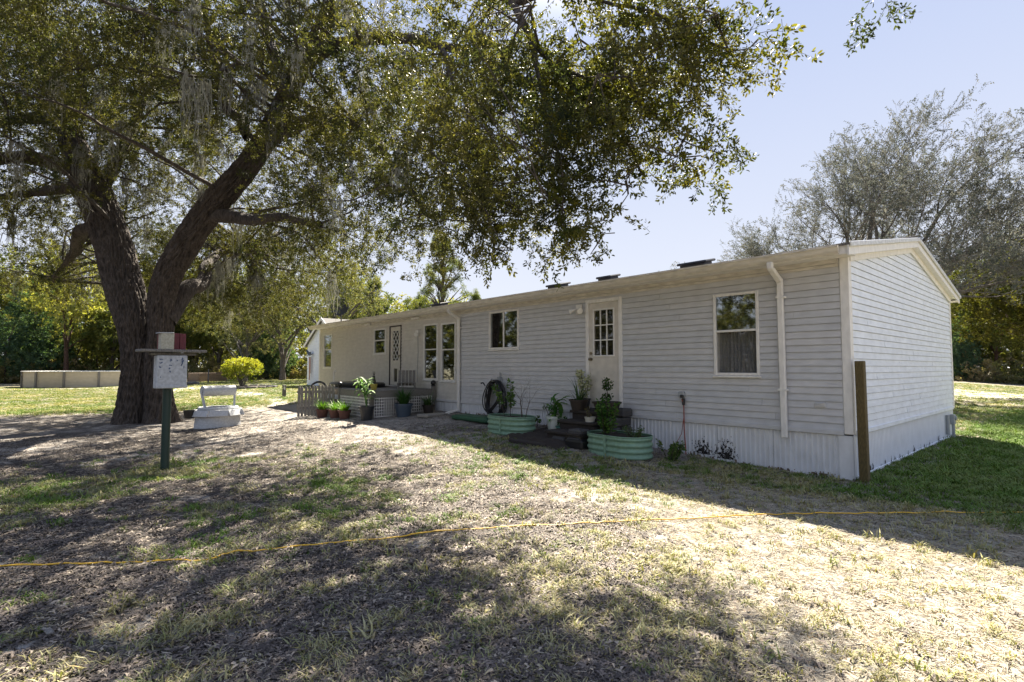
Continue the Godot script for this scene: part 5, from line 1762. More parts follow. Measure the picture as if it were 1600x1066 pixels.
	for q in [[-0.55, 6.95, 0.9, 0.38, "thin bare stick lying on the sand in front of the cord"], [-3.1, 7.0, 2.2, 0.45, "long grey stick on the shaded ground before the green post"], [-2.1, 7.6, 0.2, 0.26, "short forked stick near the left end of the cord"]]:
		var sk := MB.new()
		var L: float = q[3]
		sk.tube(PackedVector3Array([Vector3(-L / 2, 0.004, 0), Vector3(-L * 0.1, 0.014, 0.02), Vector3(L * 0.25, 0.008, -0.01), Vector3(L / 2, 0.006, 0.02)]), PackedFloat32Array([0.006, 0.005, 0.004, 0.002]), 6)
		sk.tube(PackedVector3Array([Vector3(L * 0.1, 0.012, 0.0), Vector3(L * 0.3, 0.014, 0.06)]), PackedFloat32Array([0.003, 0.0015]), 5)
		var so := single("stick", q[4], "stick", sk, M.wood_grey, "", gp(q[0], q[1], 0.012))
		so.rotation.y = q[2]

func shed():
	var s := thing("garden_shed", "white clapboard shed end seen past the far corner of the house", "shed", gp(-33.8, -5.1))
	var W := 5.4; var E := 2.75; var P := 4.35; var Dp := 6.0
	var core := MB.new()
	core.span(0.05, W - 0.05, 0, E, -Dp + 0.05, -0.05)
	core.tri(Vector3(0.05, E, -Dp + 0.05), Vector3(W - 0.05, E, -Dp + 0.05), Vector3(W / 2, P, -Dp + 0.05), Vector3.FORWARD)
	part("wall", core, M.siding_white, s)
	var y := 0.0
	while y < P - 0.08:
		var H := 0.16
		var i0 := maxf(0.0, (y - E) / (P - E) * W / 2)
		var i1 := maxf(0.0, (y + H - E) / (P - E) * W / 2)
		var mb := MB.new()
		mb.quad(Vector3(i0, y, 0.018), Vector3(W - i0, y, 0.018), Vector3(W - i1, y + H, 0.002), Vector3(i1, y + H, 0.002), Vector3.BACK)
		mb.quad(Vector3(i0, y, 0.018), Vector3(W - i0, y, 0.018), Vector3(W - i0, y, -0.04), Vector3(i0, y, -0.04), Vector3.DOWN)
		mb.quad(Vector3(i0, y, 0.018), Vector3(i1, y + H, 0.002), Vector3(i1, y + H, -0.05), Vector3(i0, y, -0.05), Vector3.LEFT)
		part("plank", mb, M.siding_white, s)
		y += H
	for sd in [-1.0, 1.0]:
		var rf := MB.new()
		rf.beam(Vector3(W / 2 + sd * (W / 2 + 0.25), E - 0.12, -Dp / 2), Vector3(W / 2, P + 0.02, -Dp / 2), Dp + 0.4, 0.06, 0.01)
		part("roof_slope", rf, M.roof, s)
		rf = MB.new()
		rf.beam(Vector3(W / 2 + sd * (W / 2 + 0.25), E - 0.14, 0.20), Vector3(W / 2, P, 0.20), 0.03, 0.16, 0.008)
		part("rake_board", rf, M.trim, s)
	var og := thing("wall_ornament", "rusty pink upright ornament with dark wing shapes on the shed wall", "garden ornament", gp(-33.0, -4.98))
	var mb2 := MB.new()
	mb2.box(Vector3(0, 1.35, 0.02), Vector3(0.22, 1.1, 0.05), Basis(Vector3(0, 0, 1), 0.03), 0.02)
	mb2.box(Vector3(-0.04, 0.62, 0.02), Vector3(0.12, 0.5, 0.04), Basis(Vector3(0, 0, 1), -0.05), 0.02)
	part("body", mb2, M.rust, og)
	mb2 = MB.new()
	mb2.beam(Vector3(0.05, 2.0, 0.06), Vector3(-0.45, 2.35, 0.06), 0.16, 0.04, 0.015)
	mb2.beam(Vector3(-0.05, 2.02, 0.07), Vector3(0.55, 2.10, 0.07), 0.14, 0.04, 0.015)
	mb2.box(Vector3(0.1, 2.15, 0.06), Vector3(0.3, 0.2, 0.04), Basis.IDENTITY, 0.02)
	part("wings", mb2, M.pot_blue, og)

# ---------------------------------------------------------------- porch
func build_porch():
	var dk := thing("porch_deck", "low weathered porch deck with white lattice sides below the diamond glass door", "deck", Vector3(-10.3, 0, 2.0))
	var X0 := -3.2; var X1 := 0.0; var Z0 := -1.93; var Z1 := 0.0; var Y := 0.95
	for k in 14:
		var mb := MB.new()
		var z := Z0 + 0.005 + k * 0.1395
		mb.span(X0, X1 + 0.02, Y - 0.035, Y + rnd(-0.002, 0.002), z, z + 0.132, 0.005)
		part("deck_board", mb, M.wood_grey, dk)
	var rm := MB.new()
	rm.span(X0, X1 + 0.02, 0.775, 0.912, Z1 - 0.025, Z1 + 0.02, 0.006)
	part("rim_board", rm, M.wood_grey, dk)
	rm = MB.new()
	rm.span(X1 - 0.022, X1 + 0.02, 0.775, 0.912, Z0, Z1 - 0.03, 0.006)
	part("rim_board", rm, M.wood_grey, dk)
	for q in [[X1 + 0.005, Z1 + 0.005, 0.94], [X1 + 0.01, Z0 + 0.06, 1.02], [X0 + 0.05, Z1, 0.94], [-1.95, Z1 + 0.01, 0.97]]:
		var ps := MB.new()
		var gy: float = ground(q[0] - 10.3, q[1] + 2.0) - 0.05
		ps.span(q[0] - 0.045, q[0] + 0.045, gy, q[2], q[1] - 0.045, q[1] + 0.045, 0.006)
		part("post", ps, M.wood_grey, dk)
	# square lattice
	for k in 26:
		var z := Z0 + 0.10 + k * 0.07
		var gy := ground(X1 - 10.3, z + 2.0)
		var sl := MB.new()
		sl.span(X1 + 0.003, X1 + 0.009, gy + 0.01, 0.772, z, z + 0.028)
		part("lattice_slat", sl, M.lattice, dk)
	for k in 7:
		var sl := MB.new()
		var y := 0.755 - k * 0.078
		sl.span(X1 + 0.0095, X1 + 0.0155, y - 0.027, y, Z0 + 0.08, Z1 - 0.06)
		part("lattice_slat", sl, M.lattice, dk)
	for k in 24:
		var x := X1 - 0.08 - k * 0.078
		var sl := MB.new()
		sl.span(x - 0.028, x, ground(x - 10.3, 2.0) + 0.01, 0.772, Z1 + 0.003, Z1 + 0.009)
		part("lattice_slat", sl, M.lattice, dk)
	for k in 7:
		var sl := MB.new()
		var y := 0.755 - k * 0.078
		sl.span(-1.95, X1 - 0.06, y - 0.027, y, Z1 + 0.0095, Z1 + 0.0155)
		part("lattice_slat", sl, M.lattice, dk)
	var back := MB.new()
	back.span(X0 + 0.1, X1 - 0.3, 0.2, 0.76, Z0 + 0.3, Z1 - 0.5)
	part("dark_filler", back, M.core, dk)  # solid dark block added so the lattice holes stay dark
	# solar caps
	for q in [[-10.29, 0.13, 1.02, "round black solar cap on the deck post nearest the wall"], [-12.25, 2.01, 0.97, "round black solar cap at the fence end of the deck"]]:
		var cp := MB.new()
		cp.box(Vector3(0, 0.02, 0), Vector3(0.10, 0.04, 0.10), Basis.IDENTITY, 0.01)
		cp.ball(Vector3(0, 0.10, 0), Vector3(0.075, 0.075, 0.075), 12, 8)
		single("post_cap", q[3], "post cap light", cp, M.black, "", Vector3(q[0], q[2], q[1]))
	# picket fence
	var fc := thing("picket_fence", "short weathered grey picket fence at the left end of the deck", "fence", gp(-12.35, 2.12), 0.0)
	var fd := Vector3(-0.62, 0, 0.72).normalized()
	for k in 11:
		var p := fd * (0.04 + k * 0.098)
		var hgt := 0.86 + rnd(-0.02, 0.02)
		var gy := ground(-12.35 + p.x, 2.12 + p.z) - fc.position.y
		var b := Basis(Vector3.UP, atan2(-fd.z, fd.x)) * Basis(Vector3(0, 0, 1), rnd(-0.02, 0.02))
		var pk := MB.new()
		var w := 0.036
		var o := p + Vector3(0, gy, 0)
		for s in [-1.0, 1.0]:
			var zz: float = s * 0.009
			pk.quad(o + b * Vector3(-w, 0, zz), o + b * Vector3(w, 0, zz), o + b * Vector3(w, hgt - 0.05, zz), o + b * Vector3(-w, hgt - 0.05, zz), b * Vector3(0, 0, s))
			pk.quad(o + b * Vector3(-w, hgt - 0.05, zz), o + b * Vector3(w, hgt - 0.05, zz), o + b * Vector3(w * 0.45, hgt, zz), o + b * Vector3(-w * 0.45, hgt, zz), b * Vector3(0, 0, s))
			pk.quad(o + b * Vector3(s * w, 0, -0.009), o + b * Vector3(s * w, 0, 0.009), o + b * Vector3(s * w, hgt - 0.05, 0.009), o + b * Vector3(s * w, hgt - 0.05, -0.009), b * Vector3(s, 0, 0))
			pk.quad(o + b * Vector3(s * w, hgt - 0.05, -0.009), o + b * Vector3(s * w, hgt - 0.05, 0.009), o + b * Vector3(s * w * 0.45, hgt, 0.009), o + b * Vector3(s * w * 0.45, hgt, -0.009), b * Vector3(s, 1, 0))
		pk.quad(o + b * Vector3(-w * 0.45, hgt, -0.009), o + b * Vector3(w * 0.45, hgt, -0.009), o + b * Vector3(w * 0.45, hgt, 0.009), o + b * Vector3(-w * 0.45, hgt, 0.009), Vector3.UP)
		part("picket", pk, M.wood_grey, fc)
	for yy in [0.22, 0.66]:
		var rl := MB.new()
		var nb := Vector3(-fd.z, 0, fd.x) * 0.028
		rl.beam(nb + Vector3(0, yy, 0), nb + fd * 1.08 + Vector3(0, yy - 0.02, 0), 0.03, 0.07, 0.004)
		part("rail", rl, M.wood_grey, fc)
	# things on the deck
	var ch := thing("deck_chair", "low grey slatted chair beside the diamond glass door", "chair", Vector3(-10.95, 0.95, 0.6), 1.0)
	for k in 5:
		var mb := MB.new()
		mb.box(Vector3(-0.20 + k * 0.10, 0.30, -0.16), Vector3(0.085, 0.46, 0.02), Basis(Vector3.RIGHT, -0.3), 0.004)
		part("back_slat", mb, M.wood_grey, ch)
		mb = MB.new()
		mb.box(Vector3(0, 0.17, -0.06 + k * 0.085), Vector3(0.48, 0.018, 0.075), Basis.IDENTITY, 0.004)
		part("seat_slat", mb, M.wood_grey, ch)
	for s in [[-1, -0.1], [1, -0.1], [-1, 0.28], [1, 0.28]]:
		var mb := MB.new()
		mb.box(Vector3(s[0] * 0.23, 0.085, s[1]), Vector3(0.045, 0.17, 0.045), Basis.IDENTITY, 0.004)
		part("leg", mb, M.wood_grey, ch)
	var tp := MB.new()
	tp.lathe(PackedVector2Array([Vector2(0.95, 0.0), Vector2(0.97, 0.10), Vector2(0.90, 0.14), Vector2(0.0, 0.17)]), 28, Vector3.ZERO, 1.3, 0.75)
	single("covered_table", "dark covered low round table on the deck behind the picket fence", "table", tp, M.black, "", Vector3(-13.3, 0.952, 1.0))
	var dm := MB.new()
	dm.box(Vector3(0, 0.006, 0), Vector3(0.85, 0.012, 0.5), Basis.IDENTITY, 0.004)
	single("door_mat", "dark mat on the deck in front of the diamond glass door", "door mat", dm, M.core, "", Vector3(-12.6, 0.954, 0.42))
	var yp := thing("yellow_pot", "small yellow rimmed pot with a dark figurine at the deck edge", "flower pot", Vector3(-10.75, 0.952, 1.72))
	var mb3 := MB.new()
	mb3.lathe(PackedVector2Array([Vector2(0.0, 0.0), Vector2(0.07, 0.0), Vector2(0.10, 0.16), Vector2(0.08, 0.16), Vector2(0.0, 0.14)]), 16)
	part("pot", mb3, mat(lin(0.42, 0.33, 0.06), 0.6), yp)
	mb3 = MB.new()
	mb3.tube(PackedVector3Array([Vector3(0, 0.13, 0), Vector3(0.01, 0.24, 0), Vector3(0, 0.34, 0), Vector3(0, 0.38, 0)]), PackedFloat32Array([0.05, 0.045, 0.03, 0.035]), 10)
	mb3.tube(PackedVector3Array([Vector3(0.01, 0.39, 0), Vector3(0.04, 0.44, 0), Vector3(0.04, 0.50, 0)]), PackedFloat32Array([0.014, 0.01, 0.006]), 6)
	mb3.tube(PackedVector3Array([Vector3(-0.01, 0.39, 0), Vector3(-0.04, 0.44, 0), Vector3(-0.05, 0.50, 0)]), PackedFloat32Array([0.014, 0.01, 0.006]), 6)
	part("figurine", mb3, M.black, yp)
	var tap := MB.new()
	tap.tube(PackedVector3Array([Vector3(0, 0, 0), Vector3(0, 0.44, 0), Vector3(0.03, 0.5, 0), Vector3(0.12, 0.5, 0), Vector3(0.16, 0.45, 0)]), PackedFloat32Array([0.022, 0.022, 0.022, 0.022, 0.02]), 8)
	tap.box(Vector3(0.10, 0.55, 0), Vector3(0.08, 0.015, 0.03), Basis.IDENTITY, 0.004)
	single("standpipe", "white standpipe tap behind the picket fence", "tap", tap, M.trim, "", Vector3(-15.3, 0.95, 0.9))
	var hoop := MB.new()
	var hp := PackedVector3Array()
	var hr := PackedFloat32Array()
	for k in 29:
		var a := TAU * k / 28
		hp.append(Vector3(0.27 * cos(a), 0.20 + 0.30 * sin(a), 0.02 * sin(3 * a))); hr.append(0.032)
	hoop.tube(hp, hr, 8, false)
	hoop.cyl(Vector3(0, -0.4, 0), Vector3(0, 0.06, 0), 0.018, 8)
	var ho := single("black_hoop", "black rubber hoop standing behind the picket fence at the house corner", "hoop", hoop, M.rubber, "", Vector3(-14.2, 0.60, 1.85))
	ho.rotation.y = 0.9
	# pots along the deck
	var gz := "clay pots of green blades by the picket fence"
	for q in [[-12.15, 2.55, "clay pot of bright grassy blades nearest the picket fence"], [-11.60, 2.42, "clay pot of grassy blades, the middle of the three by the fence"], [-11.18, 2.34, "clay pot of grassy blades closest to the tall black pot"]]:
		var po := pot("flower_pot", q[2], gp(q[0], q[1]), 0.17, 0.22, M.pot_clay, gz)
		blades(po, 0.2, 95, 0.36, 0.020, Color(0.10, 0.20, 0.02), Color(0.22, 0.36, 0.04))
	var pb := pot("flower_pot", "tall black pot with a big leaved plant at the deck corner", gp(-10.22, 2.18), 0.19, 0.36, M.pot_black, "")
	big_leaf_plant(pb, 0.34, 44, 0.80, 0.34, 0.065, Color(0.10, 0.19, 0.07), Color(0.24, 0.32, 0.13), 5)
	var pu := pot("flower_pot", "slate blue pot of dark strappy leaves before the lattice", gp(-9.93, 1.28), 0.24, 0.34, M.pot_blue, "")
	blades(pu, 0.33, 170, 0.52, 0.03, Color(0.025, 0.07, 0.02), Color(0.07, 0.15, 0.04))
	var pw := pot("flower_pot", "brown pot of spiky dark leaves by the deck end post", gp(-9.92, 0.52), 0.17, 0.22, M.pot_brown, "")
	blades(pw, 0.2, 70, 0.48, 0.026, Color(0.03, 0.07, 0.02), Color(0.09, 0.14, 0.05))

func pot(called: String, label: String, at: Vector3, r: float, h: float, m: Material, group := "") -> Node3D:
	var o := thing(called, label, "potted plant", at, rnd(0, TAU), group)
	var mb := MB.new()
	mb.lathe(PackedVector2Array([Vector2(0.0, -0.02), Vector2(r * 0.70, -0.02), Vector2(r * 0.93, h * 0.84), Vector2(r * 1.02, h * 0.85), Vector2(r * 1.04, h), Vector2(r * 0.95, h), Vector2(r * 0.90, h * 0.88)]), 22)
	part("pot", mb, m, o)
	mb = MB.new()
	mb.lathe(PackedVector2Array([Vector2(r * 0.92, h * 0.9), Vector2(0.0, h * 0.93)]), 16)
	part("soil", mb, M.soil, o)
	return o

func blades(o: Node3D, y0: float, n: int, L: float, W: float, ca: Color, cb: Color):
	var mb := MB.new()
	for k in n:
		var a := rnd(0, TAU)
		var out := rnd(0.15, 1.0)
		var p := Vector3(cos(a), 0, sin(a)) * rnd(0.0, 0.10) + Vector3(0, y0, 0)
		mb.col = ca.lerp(cb, rng.randf())
		var d := Vector3(cos(a) * out, 1.0, sin(a) * out).normalized()
		var l := L * rnd(0.6, 1.1)
		var sd := Vector3(-sin(a), 0, cos(a))
		var prev := p
		for j in 4:
			var np := prev + d * l / 4
			var w0 := W * (1.0 - 0.22 * j) * 0.5
			var w1 := W * (1.0 - 0.22 * (j + 1)) * 0.5
			mb.quad(prev - sd * w0, prev + sd * w0, np + sd * w1, np - sd * w1, Vector3(-cos(a) * 0.6, 0.8, -sin(a) * 0.6))
			prev = np
			d = (d + Vector3(cos(a) * 0.22, -0.30 * out, sin(a) * 0.22)).normalized()
	part("foliage", mb, M.plant, o)

# a few tall canes carrying separate long leaves
func big_leaf_plant(o: Node3D, y0: float, n: int, H: float, L: float, W: float, ca: Color, cb: Color, canes: int):
	var tips: Array = []
	for c in canes:
		var a := rnd(0, TAU)
		var q := Vector3(cos(a) * rnd(0.1, 0.4) * H, y0 + H * rnd(0.7, 1.0), sin(a) * rnd(0.1, 0.4) * H)
		var pts := PackedVector3Array([Vector3(0, y0 - 0.02, 0), Vector3(q.x * 0.3, lerpf(y0, q.y, 0.5), q.z * 0.3), q])
		var mb := MB.new()
		mb.col = ca
		mb.tube(pts, PackedFloat32Array([0.014, 0.011, 0.006]), 6, false)
		part("cane", mb, M.plant, o)
		tips.append(pts)
	for k in n:
		var pts: PackedVector3Array = tips[k % canes]
		var t := rnd(0.25, 1.0)
		var p := pts[0].lerp(pts[1], t * 2.0) if t < 0.5 else pts[1].lerp(pts[2], t * 2.0 - 1.0)
		var d := (rdir() * Vector3(1, 0.35, 1) + Vector3(0, 0.25, 0)).normalized()
		var mb := MB.new()
		mb.col = ca.lerp(cb, rng.randf())
		var sd := d.cross(Vector3.UP).normalized()
		mb.leaf(p, d, (sd + Vector3(0, rnd(-0.3, 0.3), 0)).normalized(), L * rnd(0.7, 1.1), W * rnd(0.8, 1.2), 0.7)
		part("leaf", mb, M.plant, o)

func leafy(o: Node3D, stems: int, H: float, spread: float, n: int, L: float, W: float, ca: Color, cb: Color, y0: float, bare := 0.2):
	var mb := MB.new()
	var lf := MB.new()
	for s in stems:
		var a := rnd(0, TAU)
		var b := Vector3(cos(a), 0, sin(a)) * rnd(0.0, spread * 0.5) + Vector3(0, y0 - 0.03, 0)
		var e := b + Vector3(cos(a) * rnd(0.2, 1.0) * spread, H * rnd(0.65, 1.0), sin(a) * rnd(0.2, 1.0) * spread)
		var m := b.lerp(e, 0.5) + Vector3(0, H * 0.08, 0)
		mb.tube(PackedVector3Array([b, m, e]), PackedFloat32Array([0.008, 0.006, 0.002]), 5, false)
		for k in n:
			var t := rnd(bare, 1.0)
			var p := b.lerp(m, t * 2.0) if t < 0.5 else m.lerp(e, t * 2.0 - 1.0)
			var d := (rdir() * Vector3(1, 0.6, 1) + Vector3(0, 0.1, 0)).normalized()
			lf.col = ca.lerp(cb, rng.randf())
			lf.leaf(p + d * rnd(0.0, L * 0.6), d, d.cross(rdir()).normalized(), L * rnd(0.7, 1.2), W * rnd(0.7, 1.2), 0.5)
	part("stems", mb, M.bark_far, o)
	part("foliage", lf, M.plant, o)

# ---------------------------------------------------------------- back steps, planters and what stands round them
func oval_planter(label: String, at: Vector3, hl: float, hw: float, h: float, turn: float) -> Node3D:
	var o := thing("metal_planter", label, "planter", at, turn, "green corrugated raised planters")
	var ring := func(off: float) -> PackedVector2Array:
		var r := PackedVector2Array()
		var st := hl - hw
		for k in 13:
			var a := -PI / 2 + PI * k / 12
			r.append(Vector2(st + (hw + off) * cos(a), (hw + off) * sin(a)))
		for k in 13:
			var a := PI / 2 + PI * k / 12
			r.append(Vector2(-st + (hw + off) * cos(a), (hw + off) * sin(a)))
		return r
	var mb := MB.new()
	var rows := 33
	var cnt := 26
	for k in rows + 1:
		var t := float(k) / rows
		var rr: PackedVector2Array = ring.call(0.013 * sin(t * TAU * 3.6))
		for j in cnt + 1:
			var p := rr[j % cnt]
			var q := rr[(j + 1) % cnt] - rr[(j + cnt - 1) % cnt]
			var nn := Vector3(q.y, -0.013 * cos(t * TAU * 3.6) * TAU * 3.6 / h * q.length(), -q.x).normalized()
			mb.vert(Vector3(p.x, t * h - 0.02, p.y), nn)
	for k in rows:
		for j in cnt:
			var a := k * (cnt + 1) + j
			mb.i.append_array(PackedInt32Array([a, a + cnt + 2, a + cnt + 1, a, a + 1, a + cnt + 2]))
	part("side_wall", mb, M.green_metal, o)
	mb = MB.new()
	var rp := PackedVector3Array()
	var rad := PackedFloat32Array()
	var r0: PackedVector2Array = ring.call(0.004)
	for j in cnt + 1:
		rp.append(Vector3(r0[j % cnt].x, h - 0.015, r0[j % cnt].y)); rad.append(0.010)
	mb.tube(rp, rad, 8, false)
	part("rim", mb, M.green_metal, o)
	mb = MB.new()
	var ri: PackedVector2Array = ring.call(-0.015)
	for j in cnt:
		mb.tri(Vector3(0, h - 0.035, 0), Vector3(ri[j].x, h - 0.05, ri[j].y), Vector3(ri[(j + 1) % cnt].x, h - 0.05, ri[(j + 1) % cnt].y), Vector3.UP)
	part("soil", mb, M.soil, o)
	for s in [-1.0, 1.0]:
		mb = MB.new()
		mb.box(Vector3(0.0, h / 2 - 0.02, s * (hw + 0.011)), Vector3(0.05, h * 0.96, 0.006), Basis.IDENTITY, 0.002)
		part("seam_strip", mb, M.green_metal, o)
	return o

func build_steps_and_planters():
	oval_planter("green corrugated oval planter below the hanging black hose", gp(-5.85, 1.12), 0.56, 0.32, 0.36, 0.06)
	oval_planter("green corrugated oval planter right of the back steps, nearer the corner", gp(-3.22, 0.98), 0.60, 0.36, 0.35, -0.06)
	var s1 := thing("leafy_sapling", "leafy green sapling and bare canes growing in the planter by the hose", "plant", gp(-5.95, 1.05, 0.35))
	leafy(s1, 3, 0.72, 0.34, 60, 0.085, 0.042, Color(0.04, 0.10, 0.025), Color(0.13, 0.21, 0.06), 0.0, 0.25)
	var tw := thing("bare_twigs", "bare branching twigs at the right end of the planter by the hose", "plant", gp(-5.48, 1.15, 0.35))
	var mb := MB.new()
	var tips: Array = []
	for q in [[0.1, 1.0, -0.1], [0.35, 1.0, 0.1], [-0.5, 1.1, 0.0]]:
		branch(mb, tips, Vector3(rnd(-0.1, 0.1), -0.03, 0), Vector3(q[0], q[1], q[2]).normalized(), 0.42, 0.010, 3)
	part("stems", mb, M.bark_far, tw)
	var s2 := thing("leafy_bush", "bushy green plant spilling over the right planter's edge", "plant", gp(-3.45, 1.02, 0.33))
	leafy(s2, 9, 0.62, 0.22, 70, 0.07, 0.035, Color(0.03, 0.09, 0.02), Color(0.10, 0.18, 0.04), 0.0, 0.05)
	var s3 := thing("low_herbs", "low straggling herbs in the right half of the right planter", "plant", gp(-2.9, 0.95, 0.33))
	leafy(s3, 9, 0.22, 0.26, 26, 0.04, 0.022, Color(0.04, 0.09, 0.025), Color(0.13, 0.17, 0.07), 0.0, 0.0)
	var s4 := thing("wall_weeds", "weedy clump in the ground at the right end of the right planter", "plant", gp(-2.42, 0.72))
	leafy(s4, 14, 0.34, 0.2, 34, 0.05, 0.03, Color(0.04, 0.09, 0.02), Color(0.14, 0.19, 0.06), 0.0, 0.0)
	# back steps
	var st := thing("back_steps", "rough stone block steps with dark timber treads below the cream back door", "steps", gp(-4.3, 0.1))
	for q in [[-0.42, 0.5, 0.40, 0.60, 0.0, 1.25, 0], [0.35, 0.62, 0.56, 0.60, 0.0, 0.80, 1]]:
		pass
	for k in 3:
		var tread := MB.new()
		tread.span(-0.48, 0.42, 0.50 - k * 0.17, 0.55 - k * 0.17, 0.0 + k * 0.36, 0.42 + k * 0.36, 0.008)
		part("tread", tread, M.wood_dark, st)
		var ris := MB.new()
		ris.span(-0.46, 0.40, -0.05, 0.495 - k * 0.17, 0.02 + k * 0.36, 0.36 + k * 0.36, 0.008)
		part("riser", ris, M.wood_dark, st)
	for q in [[0.60, 0.08, 0.18, 0.30], [0.60, 0.245, 0.18, 0.29], [0.59, 0.41, 0.18, 0.30], [0.60, 0.575, 0.17, 0.30], [0.60, 0.08, 0.52, 0.30], [0.61, 0.245, 0.52, 0.28], [0.59, 0.41, 0.50, 0.30], [0.24, 0.07, 0.98, 0.30], [0.24, 0.215, 0.96, 0.28], [-0.12, 0.06, 1.02, 0.28]]:
		var b := MB.new()
		b.box(Vector3(q[0], q[1] - 0.02, q[2]), Vector3(0.30 + rnd(-0.02, 0.02), 0.155, q[3]), Basis(Vector3.UP, rnd(-0.06, 0.06)), rnd(0.018, 0.03))
		part("stone_block", b, M.stone, st)
	# pots on and round the steps
	var big := pot("flower_pot", "pale green grey pot of tall paddle leaves left of the back steps", gp(-5.18, 0.50), 0.20, 0.36, M.pot_pale, "")
	big_leaf_plant(big, 0.3, 15, 0.42, 0.36, 0.10, Color(0.05, 0.14, 0.03), Color(0.14, 0.27, 0.06), 7)
	var bw := pot("flower_pot", "wide dark bowl with a small tiered bonsai on the stone blocks", gp(-3.86, 0.50, 0.60), 0.27, 0.19, M.pot_brown, "")
	mb = MB.new()
	mb.tube(PackedVector3Array([Vector3(0, 0.15, 0), Vector3(0.02, 0.32, 0.01), Vector3(-0.01, 0.46, 0), Vector3(0.02, 0.60, 0)]), PackedFloat32Array([0.012, 0.010, 0.008, 0.004]), 6, false)
	part("trunk", mb, M.bark_far, bw)
	mb = MB.new()
	for k in 210:
		var c: Vector3 = [Vector3(0, 0.28, 0), Vector3(0.02, 0.56, 0), Vector3(-0.06, 0.48, 0.05)][k % 3]
		var p: Vector3 = c + rdir() * Vector3(0.11, 0.075, 0.11) * pow(rng.randf(), 0.4)
		mb.col = Color(0.015, 0.04, 0.012).lerp(Color(0.06, 0.11, 0.03), rng.randf())
		var d := rdir()
		mb.leaf(p, d, d.cross(rdir()).normalized(), 0.05, 0.03, 0.4)
	part("foliage", mb, M.plant, bw)
	var b2 := pot("flower_pot", "dark bowl on the top step with long arching blades", gp(-4.62, 0.42, 0.55), 0.19, 0.20, M.pot_brown, "")
	blades(b2, 0.18, 30, 0.55, 0.022, Color(0.03, 0.07, 0.025), Color(0.08, 0.14, 0.05))
	var b3 := pot("flower_pot", "dark pot of pale cream variegated leaves against the door frame", gp(-4.66, 0.20, 0.55), 0.13, 0.2, M.pot_black, "")
	leafy(b3, 7, 0.62, 0.10, 34, 0.065, 0.042, Color(0.34, 0.36, 0.22), Color(0.62, 0.60, 0.42), 0.18, 0.15)
	var b4 := pot("flower_pot", "small cream pot with a withered plant on the middle step", gp(-4.08, 0.72, 0.30), 0.10, 0.20, M.pot_cream, "")
	leafy(b4, 5, 0.26, 0.10, 12, 0.04, 0.018, Color(0.07, 0.09, 0.03), Color(0.20, 0.16, 0.09), 0.18, 0.0)
	var b5 := pot("flower_pot", "squat teal pot low on the left of the back steps", gp(-4.86, 0.62, 0.05), 0.15, 0.16, M.teal, "")
	leafy(b5, 8, 0.26, 0.14, 14, 0.06, 0.03, Color(0.03, 0.08, 0.02), Color(0.10, 0.16, 0.05), 0.14, 0.0)
	var b6 := pot("flower_pot", "black pot of thin trailing leaves beside the skirting left of the pale pot", gp(-5.5, 0.2), 0.12, 0.26, M.pot_black, "")
	leafy(b6, 5, 0.42, 0.22, 18, 0.07, 0.035, Color(0.05, 0.11, 0.03), Color(0.16, 0.22, 0.08), 0.22, 0.1)
	var sd := thing("seedling", "single small leafy seedling against the skirting", "plant", gp(-5.95, 0.28))
	leafy(sd, 2, 0.34, 0.06, 10, 0.09, 0.045, Color(0.06, 0.13, 0.03), Color(0.14, 0.24, 0.06), 0.0, 0.4)
	# mulch bed in front of the steps with its low dark timber edge
	var bed := MB.new()
	var bx := axis_lines([-5.75, -3.9, 0.09])
	var bz := axis_lines([0.35, 1.75, 0.09])
	for x in bx:
		for z in bz:
			var e := smooth(0.0, 0.35, minf(minf(x + 5.75, -3.9 - x), minf(z - 0.2, 1.75 - z)))
			bed.vert(Vector3(x, ground_b(x, z) - 0.02 + e * (0.11 + 0.05 * n1.get_noise_2d(x * 22.0, z * 22.0) + 0.03 * n2.get_noise_2d(x * 90.0, z * 90.0)), z), Vector3(0.15 * n2.get_noise_2d(x * 70.0, z * 70.0), 1, 0.15 * n2.get_noise_2d(z * 70.0, x * 70.0)).normalized())
	for a in bx.size() - 1:
		for b in bz.size() - 1:
			var k := a * bz.size() + b
			bed.i.append_array(PackedInt32Array([k, k + bz.size(), k + bz.size() + 1, k, k + bz.size() + 1, k + 1]))
	struct("mulch_bed", bed, M.mulch)
	var ed := MB.new()
	ed.beam(gp(-5.15, 1.78, 0.02), gp(-4.35, 1.62, 0.02), 0.10, 0.10, 0.02)
	single("bed_timber", "dark half buried timber at the front of the mulch bed", "timber", ed, M.wood_dark)
	ed = MB.new()
	ed.box(Vector3(0, 0.07, 0), Vector3(0.42, 0.16, 0.34), Basis.IDENTITY, 0.03)
	single("black_block", "black plastic block at the left end of the right planter", "block", ed, M.black, "", gp(-3.98, 1.15))
	# hose on the wall
	var ho := MB.new()
	for k in 15:
		var hp := PackedVector3Array()
		var hr := PackedFloat32Array()
		var rx := rnd(0.24, 0.36)
		var ry := rnd(0.40, 0.50)
		var cx := rnd(-0.03, 0.05)
		var z := 0.05 + k * 0.012
		for j in 33:
			var a := TAU * j / 32
			var sag := rnd(-0.004, 0.004)
			hp.append(Vector3(cx + rx * cos(a) * (1.0 - 0.12 * sin(a)), 0.44 - ry + ry * sin(a) + sag, z + 0.03 * sin(a * 2.0 + k)))
			hr.append(0.0145)
		ho.tube(hp, hr, 7, false)
